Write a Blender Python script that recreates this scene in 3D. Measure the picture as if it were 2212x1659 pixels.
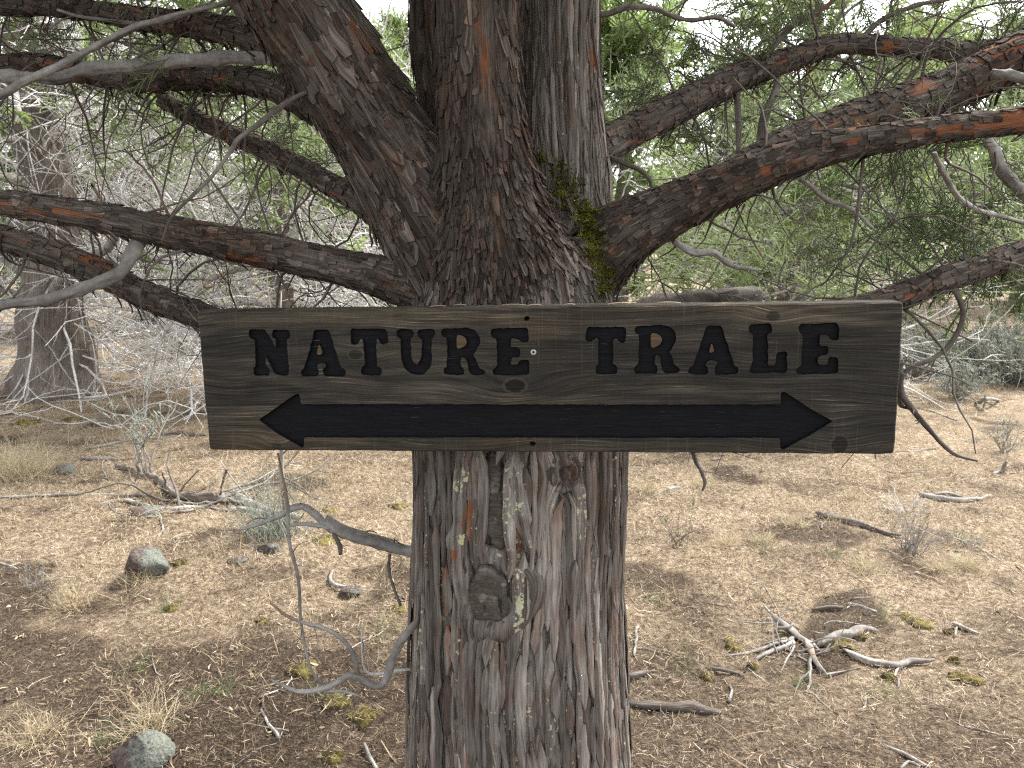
import bpy, math
import numpy as np
from mathutils import Vector
from mathutils.bvhtree import BVHTree
from mathutils.geometry import tessellate_polygon

for o in list(bpy.data.objects):
    bpy.data.objects.remove(o)
SC = bpy.context.scene
COL = SC.collection
R = math.radians

# ------------------------------------------------------------------ camera
CAM_H = 1.60
PITCH = R(10.5)
F = 1853.0                      # focal length in pixels of the 2212 px wide view of the photograph
CX, CY = 1106.0, 829.5
cam_d = bpy.data.cameras.new('camera')
cam = bpy.data.objects.new('camera', cam_d)
COL.objects.link(cam)
cam.location = (0, 0, CAM_H)
cam.rotation_euler = (R(90) - PITCH, 0, 0)
cam_d.sensor_width = 36.0
cam_d.lens = 36.0 * F / 2212.0
cam_d.clip_start = 0.05
cam_d.clip_end = 2000
cam_d.dof.use_dof = True
cam_d.dof.focus_distance = 1.52
cam_d.dof.aperture_fstop = 13.0
SC.camera = cam

# ------------------------------------------------------------------ world, sun, exposure
SUN_EL, SUN_AZ = 50.0, 52.0      # elevation, compass angle from +Y towards +X
w = bpy.data.worlds.new('World')
SC.world = w
w.use_nodes = True
wt = w.node_tree
for n in list(wt.nodes):
    wt.nodes.remove(n)
sky = wt.nodes.new('ShaderNodeTexSky')
sky.sky_type = 'NISHITA'
sky.sun_disc = False
sky.sun_elevation = R(SUN_EL)
sky.sun_rotation = R(SUN_AZ)
sky.air_density = 1.0
sky.dust_density = 2.0
sky.ozone_density = 1.0
hs = wt.nodes.new('ShaderNodeHueSaturation')
hs.inputs['Saturation'].default_value = 0.15      # a white overcast sky
bgn = wt.nodes.new('ShaderNodeBackground')
bgn.inputs['Strength'].default_value = 0.15
wo = wt.nodes.new('ShaderNodeOutputWorld')
wt.links.new(sky.outputs[0], hs.inputs['Color'])
wt.links.new(hs.outputs[0], bgn.inputs['Color'])
wt.links.new(bgn.outputs[0], wo.inputs['Surface'])
sun_d = bpy.data.lights.new('sun', 'SUN')
sun_d.energy = 3.0
sun_d.angle = R(14)
sun_d.color = (1.0, 0.96, 0.90)
sun = bpy.data.objects.new('sun', sun_d)
COL.objects.link(sun)
_sd = Vector((math.sin(R(SUN_AZ)) * math.cos(R(SUN_EL)), math.cos(R(SUN_AZ)) * math.cos(R(SUN_EL)), math.sin(R(SUN_EL))))
sun.rotation_euler = (-_sd).to_track_quat('-Z', 'Y').to_euler()
sun.location = (8, 6, 12)
vs = SC.view_settings
vs.view_transform = 'Standard'
vs.look = 'None'
vs.gamma = 1.0
vs.exposure = 2.0
vs.use_curve_mapping = False
SC.render.engine = 'CYCLES'
SC.cycles.use_denoising = False      # keep the grain of bark and litter
SC.cycles.filter_width = 1.2
SC.cycles.max_bounces = 5
SC.cycles.diffuse_bounces = 3
SC.cycles.glossy_bounces = 2
SC.cycles.transmission_bounces = 3
SC.cycles.transparent_max_bounces = 6

# ------------------------------------------------------------------ numeric helpers
rng = np.random.default_rng(11)
CAM = np.array([0, 0, CAM_H])
FWD = np.array([0, math.cos(PITCH), -math.sin(PITCH)])
UP = np.array([0, math.sin(PITCH), math.cos(PITCH)])
RT = np.array([1.0, 0, 0])

def ray(px, py):
    d = FWD + RT * ((px - CX) / F) + UP * ((CY - py) / F)
    return d
def at(px, py, Y):
    d = ray(px, py)
    return CAM + d * (Y / d[1])
def depth(p):
    return float(np.dot(np.asarray(p) - CAM, FWD))
def gh(x, y):
    x = np.asarray(x, float); y = np.asarray(y, float)
    return 0.045 * np.sin(0.9 * x + 1.3) * np.sin(0.7 * y + .4) + 0.02 * np.sin(2.3 * x + y * 1.1) + 0.012 * np.sin(4.1 * y - 2.2 * x + 1)
def gnd(px, py, dz=0.0):
    d = ray(px, py)
    z = 0.0
    for _ in range(6):
        t = (z + dz - CAM_H) / d[2]
        p = CAM + d * t
        z = float(gh(p[0], p[1]))
    return p
def norm(a):
    return a / np.maximum(np.linalg.norm(a, axis=-1, keepdims=True), 1e-9)

def _hash(ix, iy, iz, seed):
    h = (ix.astype(np.int64) * 374761393 + iy.astype(np.int64) * 668265263 + iz.astype(np.int64) * 2147483647 + seed * 1274126177) & 0xFFFFFFFF
    h = ((h ^ (h >> 13)) * 1274126177) & 0xFFFFFFFF
    h = ((h ^ (h >> 16)) * 2246822519) & 0xFFFFFFFF
    return (h ^ (h >> 15)) & 0xFFFFFFFF
def vnoise(x, y, z=None, seed=0):
    """smooth value noise in -1..1"""
    x = np.asarray(x, float); y = np.asarray(y, float)
    z = np.zeros_like(x) if z is None else np.asarray(z, float)
    ix, iy, iz = np.floor(x), np.floor(y), np.floor(z)
    fx, fy, fz = x - ix, y - iy, z - iz
    u = fx * fx * fx * (fx * (fx * 6 - 15) + 10); v = fy * fy * fy * (fy * (fy * 6 - 15) + 10); ww = fz * fz * (3 - 2 * fz)
    def c(a, b, cc):
        return _hash(ix + a, iy + b, iz + cc, seed) / 4294967295.0 * 2 - 1
    def lerp(a, b, t): return a + (b - a) * t
    x00 = lerp(c(0, 0, 0), c(1, 0, 0), u); x10 = lerp(c(0, 1, 0), c(1, 1, 0), u)
    r0 = lerp(x00, x10, v)
    if not np.any(fz): return r0
    x01 = lerp(c(0, 0, 1), c(1, 0, 1), u); x11 = lerp(c(0, 1, 1), c(1, 1, 1), u)
    return lerp(r0, lerp(x01, x11, v), ww)
def fbm(x, y, z=None, o=3, seed=0):
    s = 0; a = 1.0; t = 0
    for k in range(o):
        s = s + a * vnoise(np.asarray(x) * 2**k, np.asarray(y) * 2**k, None if z is None else np.asarray(z) * 2**k, seed + k); t += a; a *= .5
    return s / t
def worley(x, y, seed=0):
    """F1, F2 and a random number per cell, 2D"""
    ix, iy = np.floor(x), np.floor(y)
    f1 = np.full(x.shape, 9.0); f2 = np.full(x.shape, 9.0); cid = np.zeros(x.shape)
    z = np.zeros_like(ix)
    for a in (-1, 0, 1):
        for b in (-1, 0, 1):
            h = _hash(ix + a, iy + b, z, seed)
            px = ix + a + (h & 1023) / 1023.0; py = iy + b + ((h >> 10) & 1023) / 1023.0
            d = np.hypot(px - x, py - y)
            r = ((h >> 20) & 1023) / 1023.0
            closer = d < f1
            f2 = np.where(closer, f1, np.minimum(f2, d)); cid = np.where(closer, r, cid); f1 = np.where(closer, d, f1)
    return f1, f2, cid
def sstep(a, b, x):
    t = np.clip((x - a) / (b - a), 0, 1)
    return t * t * (3 - 2 * t)

# ------------------------------------------------------------------ mesh and object helpers
def mesh_np(name, V, F4=None, F3=None, attrs=None, smooth=True):
    V = np.ascontiguousarray(V, np.float32)
    f4 = np.zeros((0, 4), np.int32) if F4 is None else np.asarray(F4, np.int32)
    f3 = np.zeros((0, 3), np.int32) if F3 is None else np.asarray(F3, np.int32)
    me = bpy.data.meshes.new(name)
    me.vertices.add(len(V)); me.vertices.foreach_set('co', V.ravel())
    loops = np.concatenate([f4.ravel(), f3.ravel()]).astype(np.int32)
    me.loops.add(len(loops)); me.loops.foreach_set('vertex_index', loops)
    npoly = len(f4) + len(f3)
    starts = np.concatenate([np.arange(len(f4)) * 4, len(f4) * 4 + np.arange(len(f3)) * 3]).astype(np.int32)
    me.polygons.add(npoly); me.polygons.foreach_set('loop_start', starts)
    me.polygons.foreach_set('use_smooth', np.full(npoly, smooth, bool))
    for k, a in (attrs or {}).items():
        a = np.asarray(a, np.float32)
        if a.ndim == 2:
            at_ = me.attributes.new(k, 'FLOAT_VECTOR', 'POINT'); at_.data.foreach_set('vector', np.ascontiguousarray(a).ravel())
        else:
            at_ = me.attributes.new(k, 'FLOAT', 'POINT'); at_.data.foreach_set('value', a)
    me.update(calc_edges=True)
    return me
def link(name, me, mat, parent=None, kind=None):
    o = bpy.data.objects.new(name, me)
    COL.objects.link(o)
    if me is not None and mat is not None and not me.materials:
        me.materials.append(mat)
    if parent is not None: o.parent = parent
    if kind: o['kind'] = kind
    return o
def tag(o, label, cat, group=None):
    o['label'] = label; o['category'] = cat
    if group: o['group'] = group
    return o
def thing(name, base, label, cat, group=None):
    o = bpy.data.objects.new(name, None)
    o.empty_display_size = .1
    COL.objects.link(o); o.location = base
    return tag(o, label, cat, group)
def build(name, V, F4, mat, base=(0, 0, 0), parent=None, F3=None, attrs=None, smooth=True, kind=None):
    """mesh object whose vertices are given in world space; base is the world origin of the parent (or of the object itself)"""
    base = np.asarray(base, float)
    o = link(name, mesh_np(name, np.asarray(V) - base, F4, F3, attrs, smooth), mat, parent, kind)
    if parent is None: o.location = base
    return o

def catmull(P, step):
    """resample a polyline (n x m columns) smoothly at about `step` of its first 3 columns"""
    P = np.asarray(P, float)
    Q = np.vstack([2 * P[0] - P[1], P, 2 * P[-1] - P[-2]])
    out = []
    for i in range(1, len(Q) - 2):
        p0, p1, p2, p3 = Q[i - 1], Q[i], Q[i + 1], Q[i + 2]
        n = max(2, int(np.linalg.norm((p2 - p1)[:3]) / step))
        t = np.linspace(0, 1, n, endpoint=False)[:, None]
        out.append(0.5 * (2 * p1 + (p2 - p0) * t + (2 * p0 - 5 * p1 + 4 * p2 - p3) * t**2 + (3 * p1 - p0 - 3 * p2 + p3) * t**3))
    out.append(P[-1][None])
    return np.vstack(out)
def frames(P, ref=np.array([0, 1.0, 0])):
    """tangent, side and back vectors per point; the back vector leans to `ref` so the seam faces away from the camera"""
    T = norm(np.gradient(P, axis=0))
    B = ref - T * (T @ ref)[:, None]
    bad = np.linalg.norm(B, axis=1) < .2
    B[bad] = np.array([0.3, 0.2, 1.0]) - T[bad] * (T[bad] @ np.array([0.3, .2, 1.0]))[:, None]
    B = norm(B)
    S = np.cross(T, B)
    return T, S, B
def tube(P, r, sides, bark=None, flatten=None):
    """closed tube along P (n x 3) with radii r; returns verts, quads, tris, (around, along) coords"""
    P = np.asarray(P, float); r = np.asarray(r, float); n = len(P)
    T, S, B = frames(P)
    ang = np.linspace(-math.pi, math.pi, sides, endpoint=False)
    s = np.concatenate([[0], np.cumsum(np.linalg.norm(np.diff(P, axis=0), axis=1))])
    A, SS = np.meshgrid(ang, s); RR = np.repeat(r[:, None], sides, 1)
    if bark is not None: RR = RR + bark(A, SS, RR)
    ca, sa = np.cos(A), np.sin(A)
    V = P[:, None] + RR[..., None] * (-ca[..., None] * B[:, None] + sa[..., None] * S[:, None])
    V = V.reshape(-1, 3)
    i = np.arange(n - 1)[:, None] * sides; j = np.arange(sides)[None]; j2 = (j + 1) % sides
    F4 = np.stack([i + j, i + j2, i + sides + j2, i + sides + j], -1).reshape(-1, 4)
    V = np.vstack([V, P[:1] - T[:1] * r[0] * .3, P[-1:] + T[-1:] * r[-1] * .3])
    a, b = n * sides, n * sides + 1
    jj = np.arange(sides); e = (n - 1) * sides
    F3 = np.vstack([np.stack([np.full(sides, a), (jj + 1) % sides, jj], -1), np.stack([np.full(sides, b), e + jj, e + (jj + 1) % sides], -1)])
    bk = np.stack([(A * RR).ravel(), SS.ravel(), np.zeros(A.size)], -1)
    bk = np.vstack([bk, bk[:1], bk[-1:]])
    return V, F4[:, ::-1], F3[:, ::-1], bk
def tubes(P, r, sides=4):
    """many tubes at once: P (N,K,3), r (N,K)"""
    N, K, _ = P.shape
    T = norm(np.gradient(P, axis=1))
    ref = np.tile(np.array([0.31, 0.52, 0.795]), (N, 1)); ref = norm(ref + .2 * rng.normal(size=ref.shape))
    B = norm(np.cross(T, ref[:, None])); S = np.cross(T, B)
    ang = np.arange(sides) * 2 * math.pi / sides
    V = P[:, :, None] + r[:, :, None, None] * (np.cos(ang)[:, None] * B[:, :, None] + np.sin(ang)[:, None] * S[:, :, None])
    base = (np.arange(N) * K * sides)[:, None, None]; i = (np.arange(K - 1) * sides)[None, :, None]; j = np.arange(sides)[None, None]; j2 = (j + 1) % sides
    F4 = np.stack([base + i + j, base + i + sides + j, base + i + sides + j2, base + i + j2], -1).reshape(-1, 4)
    return V.reshape(-1, 3), F4
def strips(P, r):
    """many flat two-point leaf strips: P (N,2,3), r (N,2)"""
    N = len(P); T = norm(P[:, 1] - P[:, 0]); B = norm(np.cross(T, rng.normal(size=(N, 3))))
    V = np.stack([P[:, 0] - B * r[:, :1], P[:, 0] + B * r[:, :1], P[:, 1] + B * r[:, 1:], P[:, 1] - B * r[:, 1:]], 1).reshape(-1, 3)
    return V, np.arange(4 * N).reshape(-1, 4)
def walk(P0, D, L, K=7, wig=.18, grav=0.0, g=None):
    """random-walk polylines from P0 along D"""
    g = g or rng
    N = len(P0); P = np.zeros((N, K, 3)); P[:, 0] = P0; D = norm(np.asarray(D, float)).copy()
    wv = g.normal(size=(N, 3)) * wig * .6
    for k in range(1, K):
        wv = .5 * wv + g.normal(size=(N, 3)) * wig
        D = norm(D + wv + np.array([0, 0, -grav]))
        P[:, k] = P[:, k - 1] + D * (np.asarray(L) / (K - 1))[:, None]
    return P
def sprout(P, n, lo=.2, hi=1.0, spread=1.0, g=None):
    """random start points and directions on parent polylines P (N,K,3)"""
    g = g or rng
    N, K, _ = P.shape
    i = g.integers(0, N, n); t = g.uniform(lo, hi, n) * (K - 1); k = np.minimum(t.astype(int), K - 2); f = (t - k)[:, None]
    p = P[i, k] * (1 - f) + P[i, k + 1] * f
    d = norm(norm(P[i, k + 1] - P[i, k]) + spread * g.normal(size=(n, 3)) * .75)
    return p, d, i, t / (K - 1)
class Acc:
    def __init__(s): s.V = []; s.F4 = []; s.F3 = []; s.A = {}; s.n = 0
    def add(s, V, F4=None, F3=None, **attrs):
        s.V.append(np.asarray(V))
        if F4 is not None: s.F4.append(np.asarray(F4) + s.n)
        if F3 is not None: s.F3.append(np.asarray(F3) + s.n)
        for k, a in attrs.items(): s.A.setdefault(k, []).append(np.broadcast_to(a, (len(V),) + np.shape(a)[1:]) if np.ndim(a) else np.full(len(V), a))
        s.n += len(V)
    def out(s, name, mat, base=(0, 0, 0), parent=None, smooth=True, kind=None):
        return build(name, np.vstack(s.V), np.vstack(s.F4) if s.F4 else None, mat, base, parent, np.vstack(s.F3) if s.F3 else None,
                     {k: np.concatenate(a) for k, a in s.A.items()}, smooth, kind)

# ------------------------------------------------------------------ materials
class NT:
    def __init__(s, name, rough=.9, spec=.25):
        s.m = bpy.data.materials.new(name); s.m.use_nodes = True; s.t = s.m.node_tree
        s.p = s.t.nodes['Principled BSDF']; s.p.inputs['Roughness'].default_value = rough
        s.p.inputs['Specular IOR Level'].default_value = spec
        s.o = s.t.nodes['Material Output']
    def set(s, inp, v):
        if isinstance(v, bpy.types.NodeSocket): s.t.links.new(v, inp)
        elif isinstance(v, (tuple, list)) and len(v) == 3 and inp.type == 'RGBA': inp.default_value = (*v, 1)
        else: inp.default_value = v
    def attr(s, name, out='Fac'):
        n = s.t.nodes.new('ShaderNodeAttribute'); n.attribute_name = name; return n.outputs[out]
    def coord(s, out='Object'):
        return s.t.nodes.new('ShaderNodeTexCoord').outputs[out]
    def map(s, v, scale=(1, 1, 1), loc=(0, 0, 0)):
        n = s.t.nodes.new('ShaderNodeMapping'); s.set(n.inputs['Vector'], v); n.inputs['Scale'].default_value = scale; n.inputs['Location'].default_value = loc
        return n.outputs[0]
    def noise(s, v, scale, detail=3, rough=.55, dist=0.0):
        n = s.t.nodes.new('ShaderNodeTexNoise'); s.set(n.inputs['Vector'], v); n.inputs['Scale'].default_value = scale
        n.inputs['Detail'].default_value = detail; n.inputs['Roughness'].default_value = rough; n.inputs['Distortion'].default_value = dist
        return n.outputs['Fac']
    def vor(s, v, scale, feature='F1', out='Distance'):
        n = s.t.nodes.new('ShaderNodeTexVoronoi'); n.feature = feature; s.set(n.inputs['Vector'], v); n.inputs['Scale'].default_value = scale
        return n.outputs[out]
    def ramp(s, f, stops, interp='LINEAR'):
        n = s.t.nodes.new('ShaderNodeValToRGB'); s.set(n.inputs[0], f); e = n.color_ramp.elements; n.color_ramp.interpolation = interp
        while len(e) < len(stops): e.new(.5)
        for k, (p, c) in enumerate(stops):
            e[k].position = p; e[k].color = (*c, 1) if not np.isscalar(c) else (c, c, c, 1)
        return n.outputs[0]
    def mix(s, f, a, b, mode='MIX'):
        n = s.t.nodes.new('ShaderNodeMix'); n.data_type = 'RGBA'; n.blend_type = mode
        s.set(n.inputs[0], f); s.set(n.inputs[6], a); s.set(n.inputs[7], b); return n.outputs[2]
    def math(s, op, a, b=0.0, c=None, clamp=False):
        n = s.t.nodes.new('ShaderNodeMath'); n.operation = op; n.use_clamp = clamp
        s.set(n.inputs[0], a); s.set(n.inputs[1], b)
        if c is not None: s.set(n.inputs[2], c)
        return n.outputs[0]
    def step(s, f, a, b):
        n = s.t.nodes.new('ShaderNodeMapRange'); n.interpolation_type = 'SMOOTHSTEP'; s.set(n.inputs[0], f)
        n.inputs[1].default_value = a; n.inputs[2].default_value = b; return n.outputs[0]
    def bump(s, h, strength=.5, dist=.003, normal=None):
        n = s.t.nodes.new('ShaderNodeBump'); n.inputs['Strength'].default_value = strength; n.inputs['Distance'].default_value = dist
        s.set(n.inputs['Height'], h)
        if normal is not None: s.set(n.inputs['Normal'], normal)
        s.t.links.new(n.outputs[0], s.p.inputs['Normal']); return n.outputs[0]
    def color(s, c): s.set(s.p.inputs['Base Color'], c)
    def translucent(s, c, f):
        tr = s.t.nodes.new('ShaderNodeBsdfTranslucent'); s.set(tr.inputs[0], c); mx = s.t.nodes.new('ShaderNodeMixShader'); mx.inputs[0].default_value = f
        s.t.links.new(s.p.outputs[0], mx.inputs[1]); s.t.links.new(tr.outputs[0], mx.inputs[2]); s.t.links.new(mx.outputs[0], s.o.inputs['Surface'])

def bark_material(name, flake=False):
    """attributes: bk (around, along, id), grey (weathered), rust (freshly peeled), tone (random per flake), lichen, moss"""
    m = NT(name, .95, .08)
    bk = m.attr('bk', 'Vector'); obj = m.coord()
    fib = m.noise(m.map(bk, (120, 4.5, 1)), 1.0, 4, .65)
    fib2 = m.noise(m.map(bk, (420, 16, 3)), 1.0, 3, .6)
    pat = m.noise(m.map(bk, (22, 7, 1)), 1.0, 3, .6)
    big = m.noise(obj, 5.0, 3, .5)
    t = m.math('ADD', m.math('MULTIPLY', fib, .6), m.math('MULTIPLY', fib2, .4))
    brown = m.ramp(t, [(.32, (.008, .0058, .0045)), (.45, (.028, .0205, .016)), (.57, (.068, .052, .042)), (.69, (.24, .205, .18))])
    grey = m.ramp(t, [(.27, (.030, .025, .021)), (.40, (.105, .090, .077)), (.53, (.220, .196, .174)), (.70, (.39, .358, .325))])
    g = m.math('ADD', m.attr('grey'), m.math('MULTIPLY', m.math('SUBTRACT', big, .5), .9), clamp=True)
    c = m.mix(g, brown, grey)
    redb = m.ramp(fib, [(.3, (.070, .034, .022)), (.7, (.18, .105, .074))])
    c = m.mix(m.math('MULTIPLY', m.step(pat, .48, .66), .55), c, redb)
    rust = m.ramp(t, [(.3, (.10, .038, .020)), (.55, (.21, .088, .048)), (.75, (.33, .19, .125))])
    c = m.mix(m.step(m.math('ADD', m.attr('rust'), m.math('MULTIPLY', m.math('SUBTRACT', pat, .5), 1.0)), .48, .62), c, rust)
    if flake:
        tn = m.attr('tone')
        c = m.mix(1.0, c, m.ramp(tn, [(0, .42), (.5, .88), (.85, 1.35), (1, 1.75)]), 'MULTIPLY')
    lich = m.step(m.math('ADD', m.attr('lichen'), m.math('MULTIPLY', m.math('SUBTRACT', m.noise(obj, 90, 3, .6), .5), 1.3)), .48, .60)
    c = m.mix(lich, c, m.ramp(m.noise(obj, 30, 2), [(.35, (.46, .42, .20)), (.65, (.45, .47, .40))]))
    m.color(c)
    m.bump(m.math('ADD', m.math('MULTIPLY', fib, 1.0), m.math('MULTIPLY', fib2, .5)), .9, .006)
    return m.m
M = {}
M['bark'] = bark_material('juniper_bark')
M['flake'] = bark_material('bark_flakes', True)

def twig_material(name, stops, warm):
    m = NT(name, .85, .25)
    v = m.coord()
    n1 = m.noise(v, 7, 2, .5); n2 = m.noise(v, 60, 3, .6)
    c = m.ramp(m.math('ADD', m.math('MULTIPLY', n1, .6), m.math('MULTIPLY', n2, .4)), stops)
    c = m.mix(m.step(m.noise(v, 3.1, 3, .6), .60, .68), c, warm)
    m.color(c); m.bump(n2, .5, .002)
    return m.m
M['twig_dark'] = twig_material('twig_bark', [(.3, (.045, .036, .030)), (.5, (.105, .088, .075)), (.68, (.21, .19, .17))], (.16, .075, .045))
M['twig_grey'] = twig_material('dead_twig_wood', [(.28, (.085, .075, .066)), (.48, (.20, .185, .17)), (.66, (.37, .35, .33))], (.22, .16, .11))
M['stick'] = twig_material('weathered_stick', [(.30, (.065, .056, .048)), (.48, (.19, .172, .155)), (.64, (.38, .355, .33))], (.17, .12, .085))
M['twig_pale'] = twig_material('bleached_wood', [(.28, (.27, .26, .245)), (.48, (.52, .505, .485)), (.66, (.72, .71, .69))], (.40, .34, .28))

def foliage_material(name, c1, c2, c3, tr):
    m = NT(name, .6, .3)
    v = m.coord()
    f = m.math('ADD', m.math('MULTIPLY', m.noise(v, 1.3, 2), .55), m.math('MULTIPLY', m.noise(v, 14, 2), .45))
    c = m.ramp(f, [(.33, c1), (.5, c2), (.66, c3)])
    m.color(c); m.translucent(c, tr)
    return m.m
M['fol_near'] = foliage_material('juniper_sprays', (.115, .155, .072), (.17, .215, .10), (.235, .27, .135), .4)
M['fol_far'] = foliage_material('juniper_foliage', (.13, .18, .062), (.185, .25, .085), (.26, .32, .13), .6)
M['sage'] = foliage_material('sagebrush_leaves', (.22, .245, .195), (.33, .36, .295), (.45, .48, .41), .3)
M['green_herb'] = foliage_material('herb_green', (.07, .12, .04), (.12, .18, .07), (.20, .26, .11), .3)

m = NT('needle_litter', .9, .2)
c = m.ramp(m.attr('tone'), [(0, (.016, .012, .010)), (.22, (.060, .044, .034)), (.45, (.158, .113, .076)), (.68, (.305, .230, .155)), (.86, (.43, .345, .245)), (1, (.49, .43, .35))])
m.color(c); M['litter'] = m.m
m = NT('dry_grass', .8, .2)
c = m.ramp(m.attr('tone'), [(0, (.19, .135, .082)), (.5, (.38, .305, .20)), (.85, (.56, .485, .35)), (1, (.22, .25, .11))])
m.color(c); m.translucent(c, .25); M['grass'] = m.m
m = NT('moss', .95, .1)
v = m.coord()
c = m.ramp(m.noise(v, 26, 4, .65), [(.3, (.040, .031, .014)), (.48, (.105, .086, .028)), (.66, (.21, .175, .055))])
m.color(c); m.bump(m.noise(v, 160, 3, .7), 1.0, .012); M['moss'] = m.m
m = NT('tree_moss', .95, .1)
v = m.coord()
c = m.ramp(m.noise(v, 40, 3, .65), [(.34, (.022, .022, .007)), (.52, (.075, .075, .012)), (.68, (.20, .19, .022))])
m.color(c); M['tree_moss'] = m.m
m = NT('forest_soil', .95, .15)
v = m.coord()
n1 = m.noise(v, 2.2, 4, .6); n2 = m.noise(v, 38, 4, .7); n3 = m.noise(m.map(v, (60, 150, 60)), 1, 3, .6)
c = m.ramp(m.math('ADD', m.math('MULTIPLY', n2, .55), m.math('MULTIPLY', n3, .45)), [(.3, (.022, .016, .012)), (.45, (.080, .057, .040)), (.58, (.18, .132, .090)), (.72, (.34, .265, .185))])
straw = m.ramp(n2, [(.3, (.12, .084, .054)), (.5, (.32, .245, .166)), (.7, (.56, .465, .34))])
c = m.mix(m.math('MULTIPLY', m.step(m.attr('straw'), .2, .8), m.step(n1, .30, .55)), c, straw)
clod = m.noise(v, 95, 4, .75)
c = m.mix(m.math('MULTIPLY', m.step(m.math('ADD', m.attr('bare'), m.math('MULTIPLY', m.math('SUBTRACT', n2, .5), .9)), .35, .75), .85), c, m.ramp(clod, [(.34, (.009, .0065, .005)), (.5, (.050, .035, .025)), (.66, (.19, .14, .092))]))
m.color(c); m.bump(m.math('ADD', m.math('ADD', n2, n3), clod), 1.0, .025); M['soil'] = m.m
m = NT('lichened_rock', .9, .25)
v = m.coord()
n1 = m.noise(v, 9, 4, .6); n2 = m.noise(v, 55, 4, .65)
c = m.ramp(n2, [(.3, (.036, .026, .023)), (.5, (.080, .058, .051)), (.7, (.13, .098, .088))])
lc = m.ramp(m.noise(v, 120, 3, .6), [(.35, (.062, .066, .056)), (.6, (.14, .148, .126))])
sx3 = m.t.nodes.new('ShaderNodeSeparateXYZ'); m.set(sx3.inputs[0], v)
c = m.mix(m.step(m.math('ADD', m.math('ADD', n1, m.math('MULTIPLY', sx3.outputs[0], 2.4)), m.math('MULTIPLY', m.math('SUBTRACT', n2, .5), .7)), .44, .54), c, lc)
c = m.mix(m.step(m.noise(v, 34, 3), .62, .66), c, (.035, .035, .032))
m.color(c); m.bump(m.math('ADD', n1, n2), .9, .012); M['rock'] = m.m
m = NT('weathered_scar_wood', .85, .25)
bk = m.attr('bk', 'Vector'); v = m.coord()
n1 = m.noise(m.map(bk, (30, 170, 1)), 1, 4, .65, .8); n2 = m.noise(v, 26, 4, .65)
c = m.ramp(m.math('ADD', m.math('MULTIPLY', n1, .5), m.math('MULTIPLY', n2, .5)), [(.3, (.026, .021, .017)), (.5, (.070, .058, .047)), (.68, (.145, .125, .104))])
crk = m.step(m.noise(m.map(v, (70, 70, 14)), 1, 3, .6), .60, .66)
c = m.mix(m.math('MULTIPLY', crk, .8), c, (.008, .006, .005))
c = m.mix(m.step(m.noise(v, 45, 3), .60, .68), c, (.16, .145, .125))
m.color(c); m.bump(m.math('ADD', n1, n2), .9, .004); M['scar'] = m.m
m = NT('screw_metal', .45, .5); m.color((.42, .42, .41)); m.p.inputs['Metallic'].default_value = .6; M['screw'] = m.m
m = NT('dark_slot', .9, .2); m.color((.02, .018, .016)); M['dark'] = m.m
m = NT('black_paint', .7, .12)
v = m.coord()
n1 = m.noise(m.map(v, (26, 40, 330)), 1, 4, .65); n2 = m.noise(v, 14, 3, .6); n3 = m.noise(m.map(v, (30, 30, 460)), 1, 3, .6)
c = m.ramp(n1, [(.3, (.0035, .0036, .0042)), (.6, (.007, .0073, .009)), (.8, (.014, .015, .019))])
wear = m.math('MULTIPLY', m.step(n3, .66, .72), m.step(n2, .48, .62))
c = m.mix(wear, c, (.060, .060, .064))
m.color(c); m.bump(m.math('ADD', m.math('MULTIPLY', n1, 1.0), n2), .8, .0022); M['paint'] = m.m

# ------------------------------------------------------------------ the ground
def axis(lo, hi, a, b, fine, grow):
    """coordinates lo..hi with `fine` spacing inside a..b and growing spacing outside"""
    mid = list(np.arange(a, b + 1e-6, fine)); st = fine; x = b
    while x < hi: st *= grow; x += st; mid.append(x)
    st = fine; x = a; left = []
    while x > lo: st *= grow; x -= st; left.append(x)
    return np.array(left[::-1] + mid)
gx = axis(-400, 400, -3.4, 3.4, .07, 1.14); gy = axis(-400, 500, 1.6, 6.4, .07, 1.12)
GX, GY = np.meshgrid(gx, gy)
bare = lambda x, y: sstep(.0, .5, .10 * vnoise(x * 22, y * 22, seed=46) + fbm(x * 2.1 + 3, y * 2.1, o=3, seed=44) + .22 * sstep(.4, -1.0, x) * sstep(3.8, 2.2, y) + .10 * sstep(3.4, 2.4, y) - .18 * sstep(3, 5, y))
near = np.exp(-((GX / 5)**2 + ((GY - 4) / 5)**2))
BARE = None
GZ = gh(GX, GY) + near * (.022 * fbm(GX * 4, GY * 4, o=3, seed=5) + .012 * fbm(GX * 11, GY * 11, o=2, seed=9))
far = sstep(25, 120, np.hypot(GX, GY))
GZ = GZ + far * 1.2 * vnoise(GX / 60, GY / 60, seed=3)
straw_mask = lambda x, y: np.clip(sstep(1.7, 3.6, y) * .8 + sstep(.2, 1.5, x) * sstep(3.0, 5.0, y) * .4 + .25 * fbm(x * .9, y * .9, o=2, seed=33), 0, 1)
ny, nx = GX.shape
idx = np.arange(ny * nx).reshape(ny, nx)
GF = np.stack([idx[:-1, :-1], idx[:-1, 1:], idx[1:, 1:], idx[1:, :-1]], -1).reshape(-1, 4)
ground = build('ground', np.stack([GX, GY, GZ], -1).reshape(-1, 3), GF, M['soil'], attrs={'straw': straw_mask(GX, GY).ravel(), 'bare': bare(GX, GY).ravel()})
ground['kind'] = 'structure'

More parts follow.
